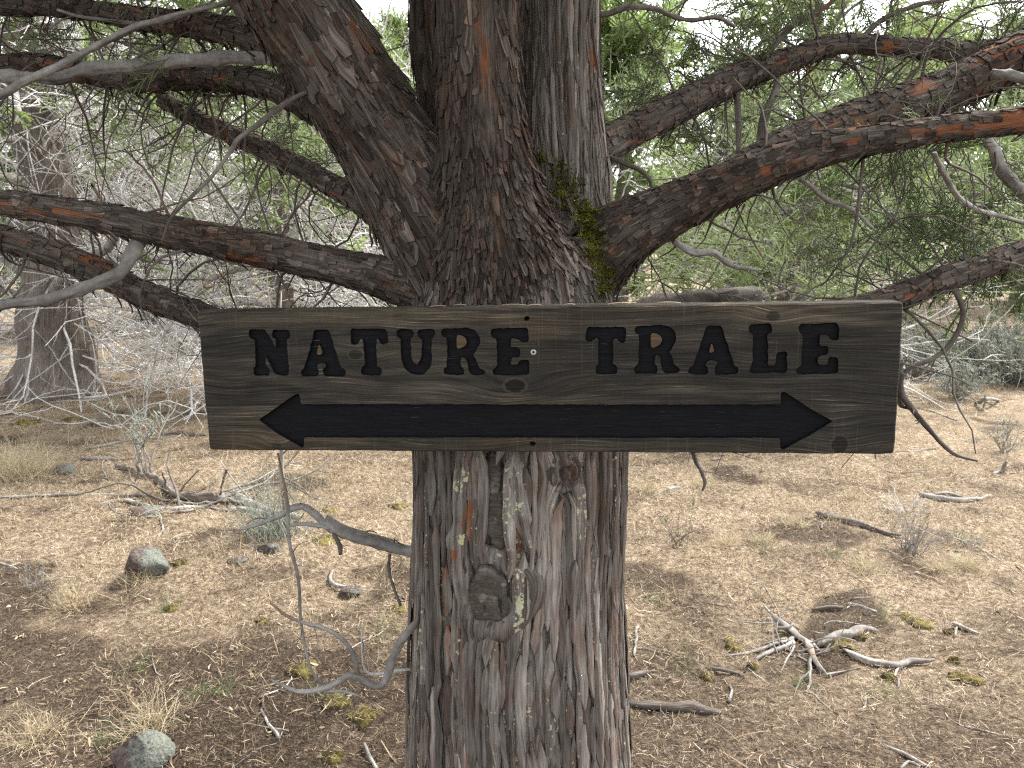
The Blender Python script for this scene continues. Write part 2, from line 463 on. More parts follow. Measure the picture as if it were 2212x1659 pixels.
# ------------------------------------------------------------------ the sign: pose of the board from the photograph's four corners
SIGN_W = 1.20
cTL, cTR, cBR, cBL = (425, 672), (1953, 652), (1932, 981), (452, 972)
def meet(a, b, c, d):
    return np.cross(np.cross([*a, 1.0], [*b, 1.0]), np.cross([*c, 1.0], [*d, 1.0]))
def dirof(h):
    h = h / h[2]; return norm(ray(h[0], h[1]))
su = dirof(meet(cTL, cTR, cBL, cBR)); su = su * np.sign(su[0])
sv = dirof(meet(cTL, cBL, cTR, cBR)); sv = sv * np.sign(sv[2]); sv = norm(sv - su * (su @ sv))
sn = np.cross(su, sv)            # points towards the camera or away from it
if sn[1] > 0: sn = -sn
def hit(px, py, k):
    d = ray(px, py); return CAM + d * (k / (d @ sn))
k0 = -1.0
k0 *= SIGN_W / np.linalg.norm(.5 * (hit(*cTR, k0) + hit(*cBR, k0)) - .5 * (hit(*cTL, k0) + hit(*cBL, k0)))
SC0 = .25 * sum(hit(*c_, k0) for c_ in (cTL, cTR, cBR, cBL))
def uv(px, py):
    q = hit(px, py, k0) - SC0; return (float(q @ su), float(q @ sv))
sb = -sn                          # local y, into the board
from mathutils import Matrix
SMAT = Matrix(((su[0], sb[0], sv[0], SC0[0]), (su[1], sb[1], sv[1], SC0[1]), (su[2], sb[2], sv[2], SC0[2]), (0, 0, 0, 1)))
sign = thing('trail_sign', (0, 0, 0), 'weathered dark plank sign with carved black lettering and a two-headed arrow on the trunk', 'sign')
sign.matrix_world = SMAT
print('sign centre', SC0, 'height', np.linalg.norm(hit(*cTL, k0) - hit(*cBL, k0)), 'su', su, 'sv', sv)

c2 = lambda x, y: (398.2 + .36 * x, 637.1 + .36 * y)
c3 = lambda x, y: (1106 + .40 * x, 637.1 + .40 * y)
LET = [
 (c2, [(388,212),(484,210),(553,332),(553,262),(527,256),(527,210),(629,212),(630,256),(612,264),(626,481),(550,479),(482,352),(486,432),(506,436),(512,481),(417,481),(417,442),(430,436),(424,264),(389,256)], None),
 (c2, [(778,210),(868,212),(935,438),(965,447),(965,486),(838,486),(836,442),(858,434),(850,405),(800,405),(792,436),(804,444),(802,486),(704,488),(704,452),(722,440),(772,268)], [(808,290),(832,358),(793,358)]),
 (c2, [(1000,205),(1215,208),(1220,290),(1180,295),(1168,260),(1148,258),(1150,430),(1180,438),(1182,478),(1062,478),(1064,436),(1085,428),(1075,262),(1055,262),(1035,297),(998,295)], None),
 (c2, [(1275,208),(1368,208),(1372,250),(1355,256),(1360,375),(1372,408),(1395,420),(1415,408),(1425,375),(1428,256),(1402,248),(1402,210),(1498,208),(1498,252),(1480,258),(1482,400),(1470,440),(1440,470),(1400,480),(1360,470),(1325,440),(1308,390),(1298,258),(1276,250)], None),
 (c2, [(1545,208),(1700,200),(1745,215),(1770,255),(1768,300),(1740,345),(1726,358),(1750,385),(1765,440),(1800,455),(1802,477),(1722,478),(1705,440),(1700,390),(1680,370),(1658,372),(1656,432),(1672,440),(1674,478),(1560,474),(1562,440),(1580,432),(1578,255),(1545,248)], [(1634,238),(1670,242),(1695,268),(1692,300),(1670,318),(1634,326)]),
 (c2, [(1840,205),(2060,198),(2066,280),(2030,283),(2005,262),(1955,258),(1955,315),(2010,318),(2012,368),(1965,372),(1955,400),(1960,425),(2005,425),(2010,395),(2066,392),(2064,478),(1855,478),(1855,445),(1882,432),(1876,258),(1842,250)], None),
 (c3, [(405,176),(610,176),(612,252),(580,256),(568,232),(545,232),(542,378),(566,384),(570,424),(455,426),(455,386),(470,376),(468,232),(448,232),(432,250),(396,250)], None),
 (c3, [(665,174),(820,164),(862,180),(885,212),(882,252),(858,290),(840,302),(862,330),(872,376),(900,390),(900,420),(822,418),(806,376),(804,330),(785,322),(768,325),(766,378),(780,386),(782,422),(660,420),(662,386),(688,376),(688,212),(664,206)], [(748,206),(785,208),(812,228),(808,260),(780,280),(750,286)]),
 (c3, [(1052,170),(1130,168),(1196,382),(1218,392),(1218,426),(1095,428),(1095,390),(1116,382),(1108,352),(1052,352),(1040,382),(1058,392),(1056,428),(952,424),(952,396),(978,388),(1046,190)], [(1078,256),(1094,312),(1062,312)]),
 (c3, [(1284,160),(1398,158),(1400,204),(1378,208),(1380,385),(1420,384),(1432,312),(1482,310),(1484,416),(1284,420),(1284,392),(1302,382),(1306,208),(1284,200)], None),
 (c3, [(1552,160),(1760,154),(1766,240),(1728,242),(1704,212),(1658,214),(1656,280),(1706,278),(1706,322),(1660,324),(1648,345),(1650,382),(1706,382),(1714,338),(1758,340),(1760,420),(1540,426),(1538,396),(1565,384),(1572,208),(1552,200)], None),
]
ARROW = [(558,907),(600,878),(640,850),(646,851),(650,873),(1000,873),(1350,874),(1686,874),(1687,848),(1694,845),(1745,880),(1799,910),(1745,943),(1692,971),(1686,970),(1685,946),(1350,946),(1000,945),(657,945),(656,966),(650,966),(600,937)]
def soften(P, it, cut):
    """cut corners of a closed polygon"""
    P = np.asarray(P, float)
    for k in range(it):
        Q = []
        n = len(P)
        for i in range(n):
            a, b = P[i], P[(i + 1) % n]; L = np.linalg.norm(b - a); t = min(.28, cut / max(L, 1e-9))
            Q += [a + (b - a) * t, b - (b - a) * t]
        P = np.array(Q); cut *= .5
    return P
def refine(P, step, amp, seed):
    out = []; n = len(P)
    for i in range(n):
        a, b = P[i], P[(i + 1) % n]; k = max(1, int(np.linalg.norm(b - a) / step))
        for j in range(k): out.append(a + (b - a) * j / k)
    P = np.array(out)
    return P + amp * np.stack([vnoise(P[:, 0] * 170, P[:, 1] * 170, seed=seed), vnoise(P[:, 0] * 170, P[:, 1] * 170, seed=seed + 7)], -1)
def area(P):
    x, y = P[:, 0], P[:, 1]; return .5 * np.sum(x * np.roll(y, -1) - np.roll(x, -1) * y)
def inset(P, d):
    """move a counter-clockwise polygon's points inwards by d"""
    e = norm(np.roll(P, -1, 0) - P); nrm = np.stack([-e[:, 1], e[:, 0]], -1)
    return P + d * norm(nrm + np.roll(nrm, 1, 0))
def outline(pts, cv, cut=.0028, step=.006, amp=.0007, seed=1):
    P = np.array([uv(*cv(*q)) for q in pts])
    if area(P) < 0: P = P[::-1]
    return refine(soften(P, 2, cut), step, amp, seed)
def fill(loops, y, flip=False):
    """triangles of a polygon with holes at local depth y"""
    pts = np.vstack(loops)
    tri = np.array(tessellate_polygon([[Vector((q[0], q[1], 0)) for q in L] for L in loops]), int)
    V = np.stack([pts[:, 0], np.full(len(pts), y), pts[:, 1]], -1)
    a, b, c_ = V[tri[:, 0]], V[tri[:, 1]], V[tri[:, 2]]
    bad = np.cross(b - a, c_ - a)[:, 1] > 0
    tri[bad] = tri[bad][:, ::-1]
    return V, tri
def wall(P, Q, y0, y1):
    n = len(P); V = np.vstack([np.stack([P[:, 0], np.full(n, y0), P[:, 1]], -1), np.stack([Q[:, 0], np.full(n, y1), Q[:, 1]], -1)])
    i = np.arange(n); j = (i + 1) % n
    return V, np.stack([i, i + n, j + n, j], -1)
ident = lambda x, y: (x, y)
cuts = []; islands = []
def carve(name, loop, counter=None, depth_=.0075, mat='paint', label=None):
    """a painted recess in the front of the board: rim, walls and floor"""
    a = Acc()
    l1 = inset(loop, .0007); l2 = inset(loop, .0012)
    a.add(*wall(loop, l1, 0, .0012)); a.add(*wall(l1, l2, .0012, depth_))
    fl = [l2]
    if counter is not None:
        k1 = inset(counter, -.0007); k2 = inset(counter, -.0012)
        a.add(*wall(counter, k1, 0, .0012)); a.add(*wall(k1, k2, .0012, depth_)); fl.append(k2)
    V, T_ = fill(fl, depth_); a.add(V, None, T_)
    o = a.out(name, M[mat], (0, 0, 0), sign, smooth=False)
    if label: o['label'] = label
    if counter is not None: islands.append((counter, o))
    cuts.append(loop)
    return o
for q, (cv, pts, ctr) in enumerate(LET):
    loop = inset(outline(pts, cv, seed=q * 3 + 1, amp=.0011), -.0010)
    carve('letter', loop, None if ctr is None else outline(ctr, cv, .003, .006, .0005, q + 60), label='carved black slab-serif letter ' + 'NATURETRALE'[q])
carve('arrow', outline(ARROW, ident, .002, .008, .0006, 77), depth_=.009, label='long carved black arrow pointing both ways')
def ellipse(px, py, rx, ry, n=18, seed=3, amp=.0006):
    t = np.arange(n) * 2 * math.pi / n
    P = np.array([uv(px + rx * math.cos(q), py + ry * math.sin(q)) for q in t])
    if area(P) < 0: P = P[::-1]
    return P + amp * rng.normal(size=P.shape)
carve('nail_hole', ellipse(1138, 687.5, 6.5, 5.5), depth_=.016, mat='dark')
carve('nail_hole', ellipse(1150, 958.5, 7, 5.5), depth_=.016, mat='dark')

KN = [(768, 765.5, .014, .0095, .0125, .75), (1113, 833, .020, .013, .018, 1.0), (1670, 683, .012, .009, .010, .7), (1814, 961, .015, .017, .016, .8), (597, 962, .010, .008, .011, .5)]
m = NT('weathered_plank', .82, .28)
v = m.coord()
sep = m.t.nodes.new('ShaderNodeSeparateXYZ'); m.set(sep.inputs[0], v)
X, Y_, Z_ = sep.outputs
zz = m.math('ADD', Z_, m.math('MULTIPLY', m.math('SUBTRACT', m.noise(m.map(v, (2.2, 0, 5.0)), 1.0, 2, .5), .5), .085))
kn_dark = None; kn_ring = None
for (kx, ky, ru, rv, amp, st) in KN:
    ku, kv = uv(kx, ky)
    du = m.math('MULTIPLY', m.math('SUBTRACT', X, ku), 1 / (ru * 3.6)); dv = m.math('MULTIPLY', m.math('SUBTRACT', Z_, kv), 1 / (rv * 2.2))
    d2 = m.math('ADD', m.math('MULTIPLY', du, du), m.math('MULTIPLY', dv, dv))
    bell = m.math('POWER', 2.718, m.math('MULTIPLY', d2, -1.0))
    zz = m.math('ADD', zz, m.math('MULTIPLY', bell, amp))
    eu = m.math('MULTIPLY', m.math('SUBTRACT', X, ku), 1 / ru); ev = m.math('MULTIPLY', m.math('SUBTRACT', Z_, kv), 1 / rv)
    e2 = m.math('SQRT', m.math('ADD', m.math('MULTIPLY', eu, eu), m.math('MULTIPLY', ev, ev)))
    e2 = m.math('ADD', e2, m.math('MULTIPLY', m.math('SUBTRACT', m.noise(v, 160, 2), .5), .35))
    inn = m.math('MULTIPLY', m.math('SUBTRACT', 1.0, m.step(e2, .80, .98)), st)
    rg = m.math('MULTIPLY', m.math('SUBTRACT', 1.0, m.step(m.math('ABSOLUTE', m.math('SUBTRACT', e2, 1.0)), .05, .22)), st)
    kn_dark = inn if kn_dark is None else m.math('MAXIMUM', kn_dark, inn)
    kn_ring = rg if kn_ring is None else m.math('MAXIMUM', kn_ring, rg)
cmb = m.t.nodes.new('ShaderNodeCombineXYZ'); m.set(cmb.inputs[0], X); m.set(cmb.inputs[1], Y_); m.set(cmb.inputs[2], zz)
gv = cmb.outputs[0]
ring = m.math('SINE', m.math('MULTIPLY', m.math('ADD', zz, m.math('MULTIPLY', m.noise(m.map(gv, (3, 3, 30)), 1, 2), .012)), 980.0))
fine = m.noise(m.map(gv, (9, 200, 650)), 1, 3, .6)
mid = m.noise(m.map(gv, (3.5, 30, 120)), 1, 3, .6)
blot = m.noise(m.map(v, (4.5, 4, 9)), 1, 3, .55)
t = m.math('ADD', m.math('ADD', m.math('MULTIPLY', fine, .42), m.math('MULTIPLY', mid, .33)), m.math('MULTIPLY', blot, .25))
c = m.ramp(t, [(.34, (.0072, .0063, .0053)), (.45, (.0175, .0153, .0125)), (.56, (.038, .0335, .0275)), (.67, (.10, .089, .074))])
lines = m.math('MULTIPLY', m.step(ring, .80, .98), m.step(m.noise(m.map(gv, (7, 4, 42)), 1, 4, .65), .50, .70))
c = m.mix(m.math('MULTIPLY', lines, .75), c, (.135, .118, .094))
c = m.mix(m.math('MULTIPLY', m.step(blot, .46, .62), .7), c, m.mix(1.0, c, (.42, .40, .39), 'MULTIPLY'))
stain = m.noise(m.map(v, (1.7, 1, 14), (5.1, 0, 2.2)), 1, 4, .62, .6)
c = m.mix(m.math('MULTIPLY', m.step(stain, .48, .64), .85), c, m.mix(1.0, c, (2.3, 2.2, 2.0), 'MULTIPLY'))
saw = m.noise(m.map(v, (230, 1, 5)), 1, 2, .5)
c = m.mix(m.math('MULTIPLY', m.step(saw, .60, .74), .16), c, (.13, .115, .092))
warm = m.math('MULTIPLY', m.step(m.noise(m.map(v, (3, 3, 7), (3.3, 0, 1.2)), 1, 2), .52, .72), .6)
c = m.mix(warm, c, m.mix(1.0, c, (1.55, 1.35, 1.05), 'MULTIPLY'))
edge = m.step(m.math('ABSOLUTE', m.math('ADD', Z_, .0)), .085, .125)
c = m.mix(m.math('MULTIPLY', edge, .55), c, m.mix(1.0, c, (1.9, 1.75, 1.5), 'MULTIPLY'))
chk = m.math('MULTIPLY', m.step(m.noise(m.map(gv, (1.6, 5, 120)), 1, 3, .5), .60, .64), m.step(m.math('ADD', m.math('ABSOLUTE', X), m.math('MULTIPLY', m.math('SUBTRACT', blot, .5), .5)), .34, .56))
c = m.mix(m.math('MULTIPLY', chk, .8), c, (.005, .004, .0035))
c = m.mix(m.math('MULTIPLY', kn_dark, .92), c, (.0070, .0055, .0042))
c = m.mix(m.math('MULTIPLY', kn_ring, .60), c, (.055, .045, .033))
m.color(c)
hgt = m.math('ADD', m.math('MULTIPLY', ring, .12), m.math('ADD', m.math('MULTIPLY', fine, .8), m.math('MULTIPLY', mid, .8)))
m.bump(hgt, .85, .0022)
M['plank'] = m.m
m2 = NT('bare_plank', .85, .25)
v = m2.coord()
c = m2.ramp(m2.noise(m2.map(v, (12, 30, 260)), 1, 3, .6), [(.3, (.040, .026, .015)), (.55, (.10, .068, .038)), (.75, (.16, .118, .072))])
m2.color(c); M['plank_bare'] = m2.m

# board: front face with the carvings cut out, worn edges, sides and back
rect = np.array([uv(*q) for q in (cBL, cBR, cTR, cTL)])
rect = refine(soften(rect, 2, .0035), .02, .0010, 5)
TH = .042
a = Acc()
fr = inset(rect, .0022)
V, T_ = fill([fr] + [np.array(cu) for cu in cuts], 0.0)
a.add(V, None, T_)
a.add(*[(lambda VV, FF: (VV, FF[:, ::-1]))(*wall(fr, rect, 0, .0025))][0])
VV, FF = wall(rect, rect, .0025, TH); a.add(VV, FF[:, ::-1])
V, T_ = fill([rect], TH); a.add(V, None, T_[:, ::-1])
board = a.out('board', M['plank'], (0, 0, 0), sign, smooth=False)
for isl, par in islands:
    V, T_ = fill([isl], 0.0)
    o = build('letter_counter', V, None, M['plank_bare'], (0, 0, 0), par, F3=T_, smooth=False)
# screw
sx, sz = uv(1152.4, 760.6)
t = np.arange(20) * 2 * math.pi / 20
a = Acc()
rings = [(.0050, .0006), (.0050, -.0012), (.0042, -.0019), (.0022, -.0019), (.0018, -.0002)]
L = [np.stack([sx + r_ * np.cos(t), sz + r_ * np.sin(t)], -1) for r_, y_ in rings]
for q in range(len(rings) - 1):
    a.add(*wall(L[q], L[q + 1], rings[q][1], rings[q + 1][1]))
scr = a.out('screw', M['screw'], (0, 0, 0), sign, smooth=False)
V, T_ = fill([L[-1]], -.0002)
build('screw_socket', V, None, M['dark'], (0, 0, 0), scr, F3=T_, smooth=False)

# paint drops and scuffs are in the material; fallen needles on top of the board
tl, tr = uv(*cTL), uv(*cTR)
for q in range(9):
    f_ = [.08, .36, .39, .47, .5, .55, .62, .63, .69][q]; L_ = rng.uniform(.008, .022)
    x0 = tl[0] + (tr[0] - tl[0]) * f_; zt = tl[1] + (tr[1] - tl[1]) * f_ + .0012; an = rng.uniform(-.7, .7)
    y0 = rng.uniform(.008, .03)
    P = np.array([[x0 + L_ * s_ * math.cos(an), y0 + L_ * s_ * math.sin(an) * .6, zt + .0015 * (1 - s_ * s_)] for s_ in (-1, -.3, .4, 1)])
    P = P @ np.stack([su, sb, sv]) + SC0
    V, F4, F3, bk = tube(P, np.full(4, .0011), 5)
    b0 = P.mean(0)
    tag(build('fallen_needle', V, F4, M['litter'], b0, None, F3, {'tone': np.full(len(V), .5 + .05 * q)}), 'tiny dry orange brown juniper needle lying on top edge of the plank sign', 'needle', 'needles on the sign')

# ------------------------------------------------------------------ the juniper that carries the sign
TREE_BASE = np.array([.02, 1.80, 0.0]); TREE_BASE[2] = float(gh(.02, 1.80))
tree = thing('juniper_tree', TREE_BASE, 'gnarled old juniper with shaggy bark and several stems carrying the plank sign', 'tree')
def skel(spec, step=.02):
    P = []
    for px, py, Y, hw in spec:
        p = at(px, py, Y); P.append([*p, hw / F * depth(p)])
    return catmull(P, step)
# name, style, weathering, pixel/depth/half-width path
TRUNK = skel([(1124,1659,1.80,238),(1118,1300,1.785,228),(1122,985,1.775,230),(1112,760,1.78,236),(1105,640,1.78,222),(1098,560,1.79,185)])
b0 = TRUNK[0].copy(); low = np.array([[b0[0], b0[1] + .01, -.12, .33], [b0[0], b0[1] + .005, .02, .29], [b0[0], b0[1], .2, .25]])
TRUNK = catmull(np.vstack([low, TRUNK[::6], TRUNK[-1:]]), .02)
SK = [
 ('trunk', 'strip', .62, TRUNK),
 ('stem', 'strip', .60, skel([(1190,680,1.82,130),(1212,520,1.85,110),(1222,400,1.87,98),(1214,250,1.88,92),(1210,100,1.88,88),(1212,-60,1.88,88),(1210,-260,1.88,85)])),
 ('stem', 'flake', .18, skel([(1092,618,1.715,140),(1080,560,1.70,150),(1062,460,1.68,120),(1048,350,1.665,101),(1038,220,1.66,91),(1032,80,1.66,86),(1030,-80,1.66,86),(1030,-260,1.66,85)])),
 ('limb', 'flake', .26, skel([(985,600,1.76,105),(925,480,1.74,108),(870,370,1.72,106),(815,280,1.71,103),(735,160,1.68,105),(640,20,1.65,108),(550,-120,1.62,106),(470,-260,1.60,104)])),
 ('stem', 'strip', .25, skel([(965,280,1.96,50),(938,150,1.99,42),(925,40,2.0,38),(925,-240,2.0,36)])),
 ('branch', 'plate', .28, skel([(1270,570,1.80,90),(1345,505,1.76,72),(1450,452,1.72,56),(1600,385,1.68,47),(1750,330,1.65,38),(1900,300,1.62,31),(2050,278,1.60,28),(2212,258,1.58,27),(2400,235,1.57,25)])),
 ('branch', 'plate', .22, skel([(1540,410,1.74,42),(1680,330,1.80,43),(1800,282,1.86,44),(1930,235,1.92,45),(2060,190,1.97,46),(2212,115,2.02,47),(2390,40,2.07,46)])),
 ('branch', 'plate', .35, skel([(1255,345,1.96,50),(1340,295,2.02,37),(1430,250,2.07,34),(1530,200,2.10,31),(1620,155,2.12,28),(1720,125,2.14,25),(1800,98,2.15,22),(1900,98,2.16,21),(2010,106,2.17,20),(2110,108,2.2,19),(2260,80,2.25,18)])),
 ('branch', 'plate', .35, skel([(1250,800,1.84,50),(1600,722,1.86,33),(1900,655,1.87,29),(2050,600,1.88,27),(2212,545,1.90,25),(2390,480,1.92,24)])),
 ('branch', 'plate', .30, skel([(1000,655,1.76,80),(900,625,1.73,52),(800,592,1.70,42),(700,570,1.68,38),(560,538,1.66,38),(400,508,1.64,36),(250,476,1.62,33),(100,450,1.60,29),(-60,432,1.58,27),(-200,420,1.57,26)])),
 ('branch', 'plate', .25, skel([(980,870,1.84,50),(700,770,1.86,36),(430,680,1.87,28),(320,640,1.88,29),(200,582,1.89,30),(100,543,1.90,30),(-40,505,1.92,28),(-200,470,1.94,26)])),
 ('branch', 'plate', .38, skel([(920,560,1.92,36),(840,495,2.0,27),(770,430,2.06,25),(690,385,2.12,23),(600,335,2.18,22),(500,292,2.24,20),(420,252,2.30,18),(350,215,2.36,18)])),
 ('branch', 'plate', .18, skel([(790,275,1.82,38),(683,232,1.88,34),(598,190,1.93,31),(512,172,1.98,28),(384,166,2.03,27),(299,171,2.08,27),(213,160,2.13,25),(85,142,2.18,24),(-60,140,2.22,22)])),
 ('branch', 'plate', .18, skel([(690,120,1.76,36),(568,88,1.84,30),(470,62,1.90,28),(384,50,1.96,26),(299,42,2.02,24),(213,25,2.08,21),(128,17,2.12,19),(0,15,2.16,18),(-100,15,2.2,18)])),
]
a = Acc()
for nm, st, gr, P in SK:
    V, F4, F3, bk = tube(P[:, :3], P[:, 3], 40)
    a.add(V, F4, F3)
tmp = a.out('tmp_union', None)
md = tmp.modifiers.new('r', 'REMESH'); md.mode = 'VOXEL'; md.voxel_size = .0058; md.adaptivity = 0
md = tmp.modifiers.new('s', 'SMOOTH'); md.factor = .5; md.iterations = 9
dg = bpy.context.evaluated_depsgraph_get(); ev = tmp.evaluated_get(dg); me = ev.to_mesh()
nv = len(me.vertices); TV = np.zeros(nv * 3, np.float32); me.vertices.foreach_get('co', TV); TV = TV.reshape(-1, 3).astype(float)
TN = np.zeros(nv * 3, np.float32); me.vertex_normals.foreach_get('vector', TN); TN = TN.reshape(-1, 3).astype(float)
nl = len(me.loops); lv = np.zeros(nl, np.int32); me.loops.foreach_get('vertex_index', lv); TF = lv.reshape(-1, 4)
ev.to_mesh_clear(); bpy.data.objects.remove(tmp)
print('union verts', nv, 'faces', len(TF))

# nearest skeleton, distances along and around it
ns = len(SK); D = np.full((nv, ns), 9.0, np.float32); S_ = np.zeros((nv, ns), np.float32); A_ = np.zeros((nv, ns), np.float32); RR_ = np.full((nv, ns), .05, np.float32)
TT = np.zeros((ns, nv), object) if False else [None] * ns
for k, (nm, st, gr, P) in enumerate(SK):
    c_ = P[:, :3]; r_ = P[:, 3]; T_, Sd, Bk = frames(c_); s_ = np.concatenate([[0], np.cumsum(np.linalg.norm(np.diff(c_, axis=0), axis=1))])
    lo = (c_ - r_[:, None]).min(0) - .09; hi = (c_ + r_[:, None]).max(0) + .09
    ids = np.nonzero(np.all((TV > lo) & (TV < hi), 1))[0]
    best = np.zeros(len(ids), int)
    for q in range(0, len(ids), 20000):
        sl = ids[q:q + 20000]
        d = ((TV[sl][:, None] - c_[None])**2).sum(-1)
        best[q:q + 20000] = d.argmin(1)
    rel = TV[ids] - c_[best]
    D[ids, k] = np.linalg.norm(rel, axis=1) - r_[best]
    S_[ids, k] = s_[best] + (rel * T_[best]).sum(-1)
    A_[ids, k] = np.arctan2((rel * Sd[best]).sum(-1), -(rel * Bk[best]).sum(-1))
    RR_[ids, k] = r_[best]
    g_ = np.zeros((nv, 3), np.float32); g_[ids] = T_[best]; TT[k] = g_
owner = D.argmin(1)
W = np.exp(-np.clip(D - D.min(1, keepdims=True), 0, 1) / .010); W /= W.sum(1, keepdims=True)

# features of the trunk seen from the path side, as points in space
def on_trunk(px, py):
    d = norm(ray(px, py)); dz = CAM + d * 0
    best = None
    for t_ in np.linspace(1.4, 2.2, 400):
        p = CAM + d * t_
        i_ = np.argmin(np.abs(TRUNK[:, 2] - p[2]))
        if np.hypot(p[0] - TRUNK[i_, 0], p[1] - TRUNK[i_, 1]) < TRUNK[i_, 3]: best = p; break
    return best
SCAR1 = on_trunk(1065, 1085); SCAR2 = on_trunk(1056, 1277); BURL = on_trunk(1222, 1022); KNOT2 = on_trunk(1205, 1640)
mpx = depth(SCAR1) / F            # metres per pixel on the front of the trunk
front = TV[:, 1] < 1.80
dx1, dz1 = (TV[:, 0] - SCAR1[0]), (TV[:, 2] - SCAR1[2])
wid = (34 + 8 * np.clip(-dz1 / (.11), -1, 1)) * mpx
e1 = np.where(front, np.sqrt((dx1 / wid)**2 + np.clip(np.abs(dz1) / (112 * mpx), 0, 9)**4), 9)
dx2, dz2 = (TV[:, 0] - SCAR2[0]), (TV[:, 2] - SCAR2[2])
e2 = np.where(front, np.sqrt((dx2 / (47 * mpx))**2 + (dz2 / (66 * mpx))**2), 9)
dx3, dz3 = TV[:, 0] - BURL[0], TV[:, 2] - BURL[2]
e3 = np.where(front, np.hypot(dx3 / (36 * mpx), dz3 / (42 * mpx)), 9)
dx4, dz4 = TV[:, 0] - KNOT2[0], TV[:, 2] - KNOT2[2]
e4 = np.where(front, np.hypot(dx4 / (30 * mpx), dz4 / (40 * mpx)), 9)

disp = np.zeros(nv); bkA = np.zeros((nv, 3)); grey = np.zeros(nv); rust = np.zeros(nv)
for k, (nm, st, gr, P) in enumerate(SK):
    sel = np.nonzero(W[:, k] > .015)[0]
    if not len(sel): continue
    s_ = S_[sel, k].astype(float); r_ = RR_[sel, k].astype(float); an = A_[sel, k].astype(float); a_ = an * np.minimum(r_, .22); a_ = a_ + k * 3.7
    amp = np.clip(r_ / .10, .35, 1.0)
    if st == 'strip':
        # long fibrous ridges that wander, fork and flow round the scars
        aw = a_ + .018 * vnoise(s_ * 4, a_ * 6, seed=20 + k) + .006 * vnoise(s_ * 13, a_ * 22, seed=22 + k) + .03 * vnoise(s_ * 1.3, a_ * 0, seed=30 + k)
        if k == 0:
            for ee, dx in ((e1[sel], dx1[sel]), (e2[sel], dx2[sel]), (e3[sel], dx3[sel])):
                aw = aw - np.sign(dx) * .035 * np.exp(-np.clip(ee - .6, 0, 9)**2 / .6) * np.exp(-np.abs(dx) / .06)
        n1 = vnoise(aw * 40, s_ * 1.5, seed=1 + k); n2 = vnoise(aw * 88, s_ * 2.6, seed=2 + k); n3 = vnoise(aw * 190, s_ * 5, seed=3 + k)
        rid = np.minimum(np.abs(n1) * 4.5, 1.0)**.8
        rid2 = np.minimum(np.abs(n2) * 3.6, 1.0)**.8
        h = .017 * (rid - .8) + .0088 * (rid2 - .75) + .0034 * n3 + .010 * vnoise(aw * 14, s_ * 1.6, seed=4 + k) + .0014 * vnoise(aw * 60, s_ * 60, seed=5 + k)
    else:
        sx_, sy_ = ((95, 22) if st == 'flake' else (62, 26))
        aw = a_ + .006 * vnoise(a_ * 40, s_ * 14, seed=40 + k); sw = s_ + .012 * vnoise(a_ * 45, s_ * 20, seed=41 + k)
        f1, f2, cid = worley(aw * sx_, sw * sy_, seed=50 + k)
        f1b, f2b, cidb = worley(aw * sx_ * 1.9 + 7, sw * sy_ * 1.7, seed=60 + k)
        h = .0075 * (cid - .5) * sstep(0, .16, f2 - f1) - .0045 * (1 - sstep(0, .12, f2 - f1)) + .0028 * (cidb - .5) + .0035 * vnoise(aw * 30, s_ * 6, seed=70 + k) + .0012 * vnoise(aw * 190, s_ * 28, seed=71 + k)
        if st == 'flake': h = h * .8 + .007 * vnoise(a_ * 18, s_ * 5, seed=72 + k) + .006 * (np.minimum(np.abs(vnoise(aw * 70, s_ * 4.5, seed=73 + k)) * 3.4, 1) - .7) + .003 * vnoise(aw * 170, s_ * 10, seed=74 + k)
    if st == 'strip' and k < 2: h = h * .55 - .005 * sstep(1.6, 1.45, TV[sel, 2] if k == 0 else np.zeros(len(sel)))
    disp[sel] += W[sel, k] * h * amp
    own = sel[owner[sel] == k]
    bkA[own, 0] = A_[own, k] * RR_[own, k] + k * 3.7; bkA[own, 1] = S_[own, k]; bkA[own, 2] = k
    grey[own] = gr
    if st == 'plate':
        ro = vnoise(A_[own, k] * 1.3 + k, S_[own, k] * 7, seed=90 + k)
        rust[own] = .56 * sstep(.25, .6, ro)
    if k in (5, 9): rust[own] += .30 * sstep(.45, .95, np.abs(TV[own, 0])) * sstep(-.1, .4, ro)
    if st == 'flake':
        rust[own] = (.50 if k == 2 else .40) * sstep(.3, .7, vnoise(A_[own, k] * 1.6 + k, S_[own, k] * 9, seed=90 + k))
# scars sunk in, callus rolls round them, burls
top_r = (1 - sstep(.85, 1.05, e1)); callus1 = np.exp(-((e1 - 1.42) / .30)**2) * np.clip(np.abs(dx1) / .03, 0, 1) * sstep(-.10, -.06, dz1)
top_2 = (1 - sstep(.85, 1.0, e2)); right2 = .5 + .5 * np.clip((dx2 - dz2 * .35) / .05, -1, 1)
callus2 = np.exp(-((e2 - 1.5) / .42)**2) * sstep(.055, .0, dz2 - .6 * np.clip(dx2, 0, 1))
rough = vnoise(bkA[:, 0] * 90, bkA[:, 1] * 60, seed=8)
disp = disp * (1 - .9 * np.maximum(top_r, top_2)) - .016 * top_r + .013 * callus1 - .012 * top_2 + (.003 + .020 * right2) * callus2 * (1 - top_2)
disp += np.exp(-(e3 / .95)**2) * (.016 + .012 * np.sin(e3 * 14) + .010 * rough) - .010 * np.exp(-((e3 - 1.35) / .25)**2)
disp += np.exp(-(e4 / .9)**2) * (.008 + .008 * rough) - .010 * np.exp(-((e4 - 1.2) / .25)**2)
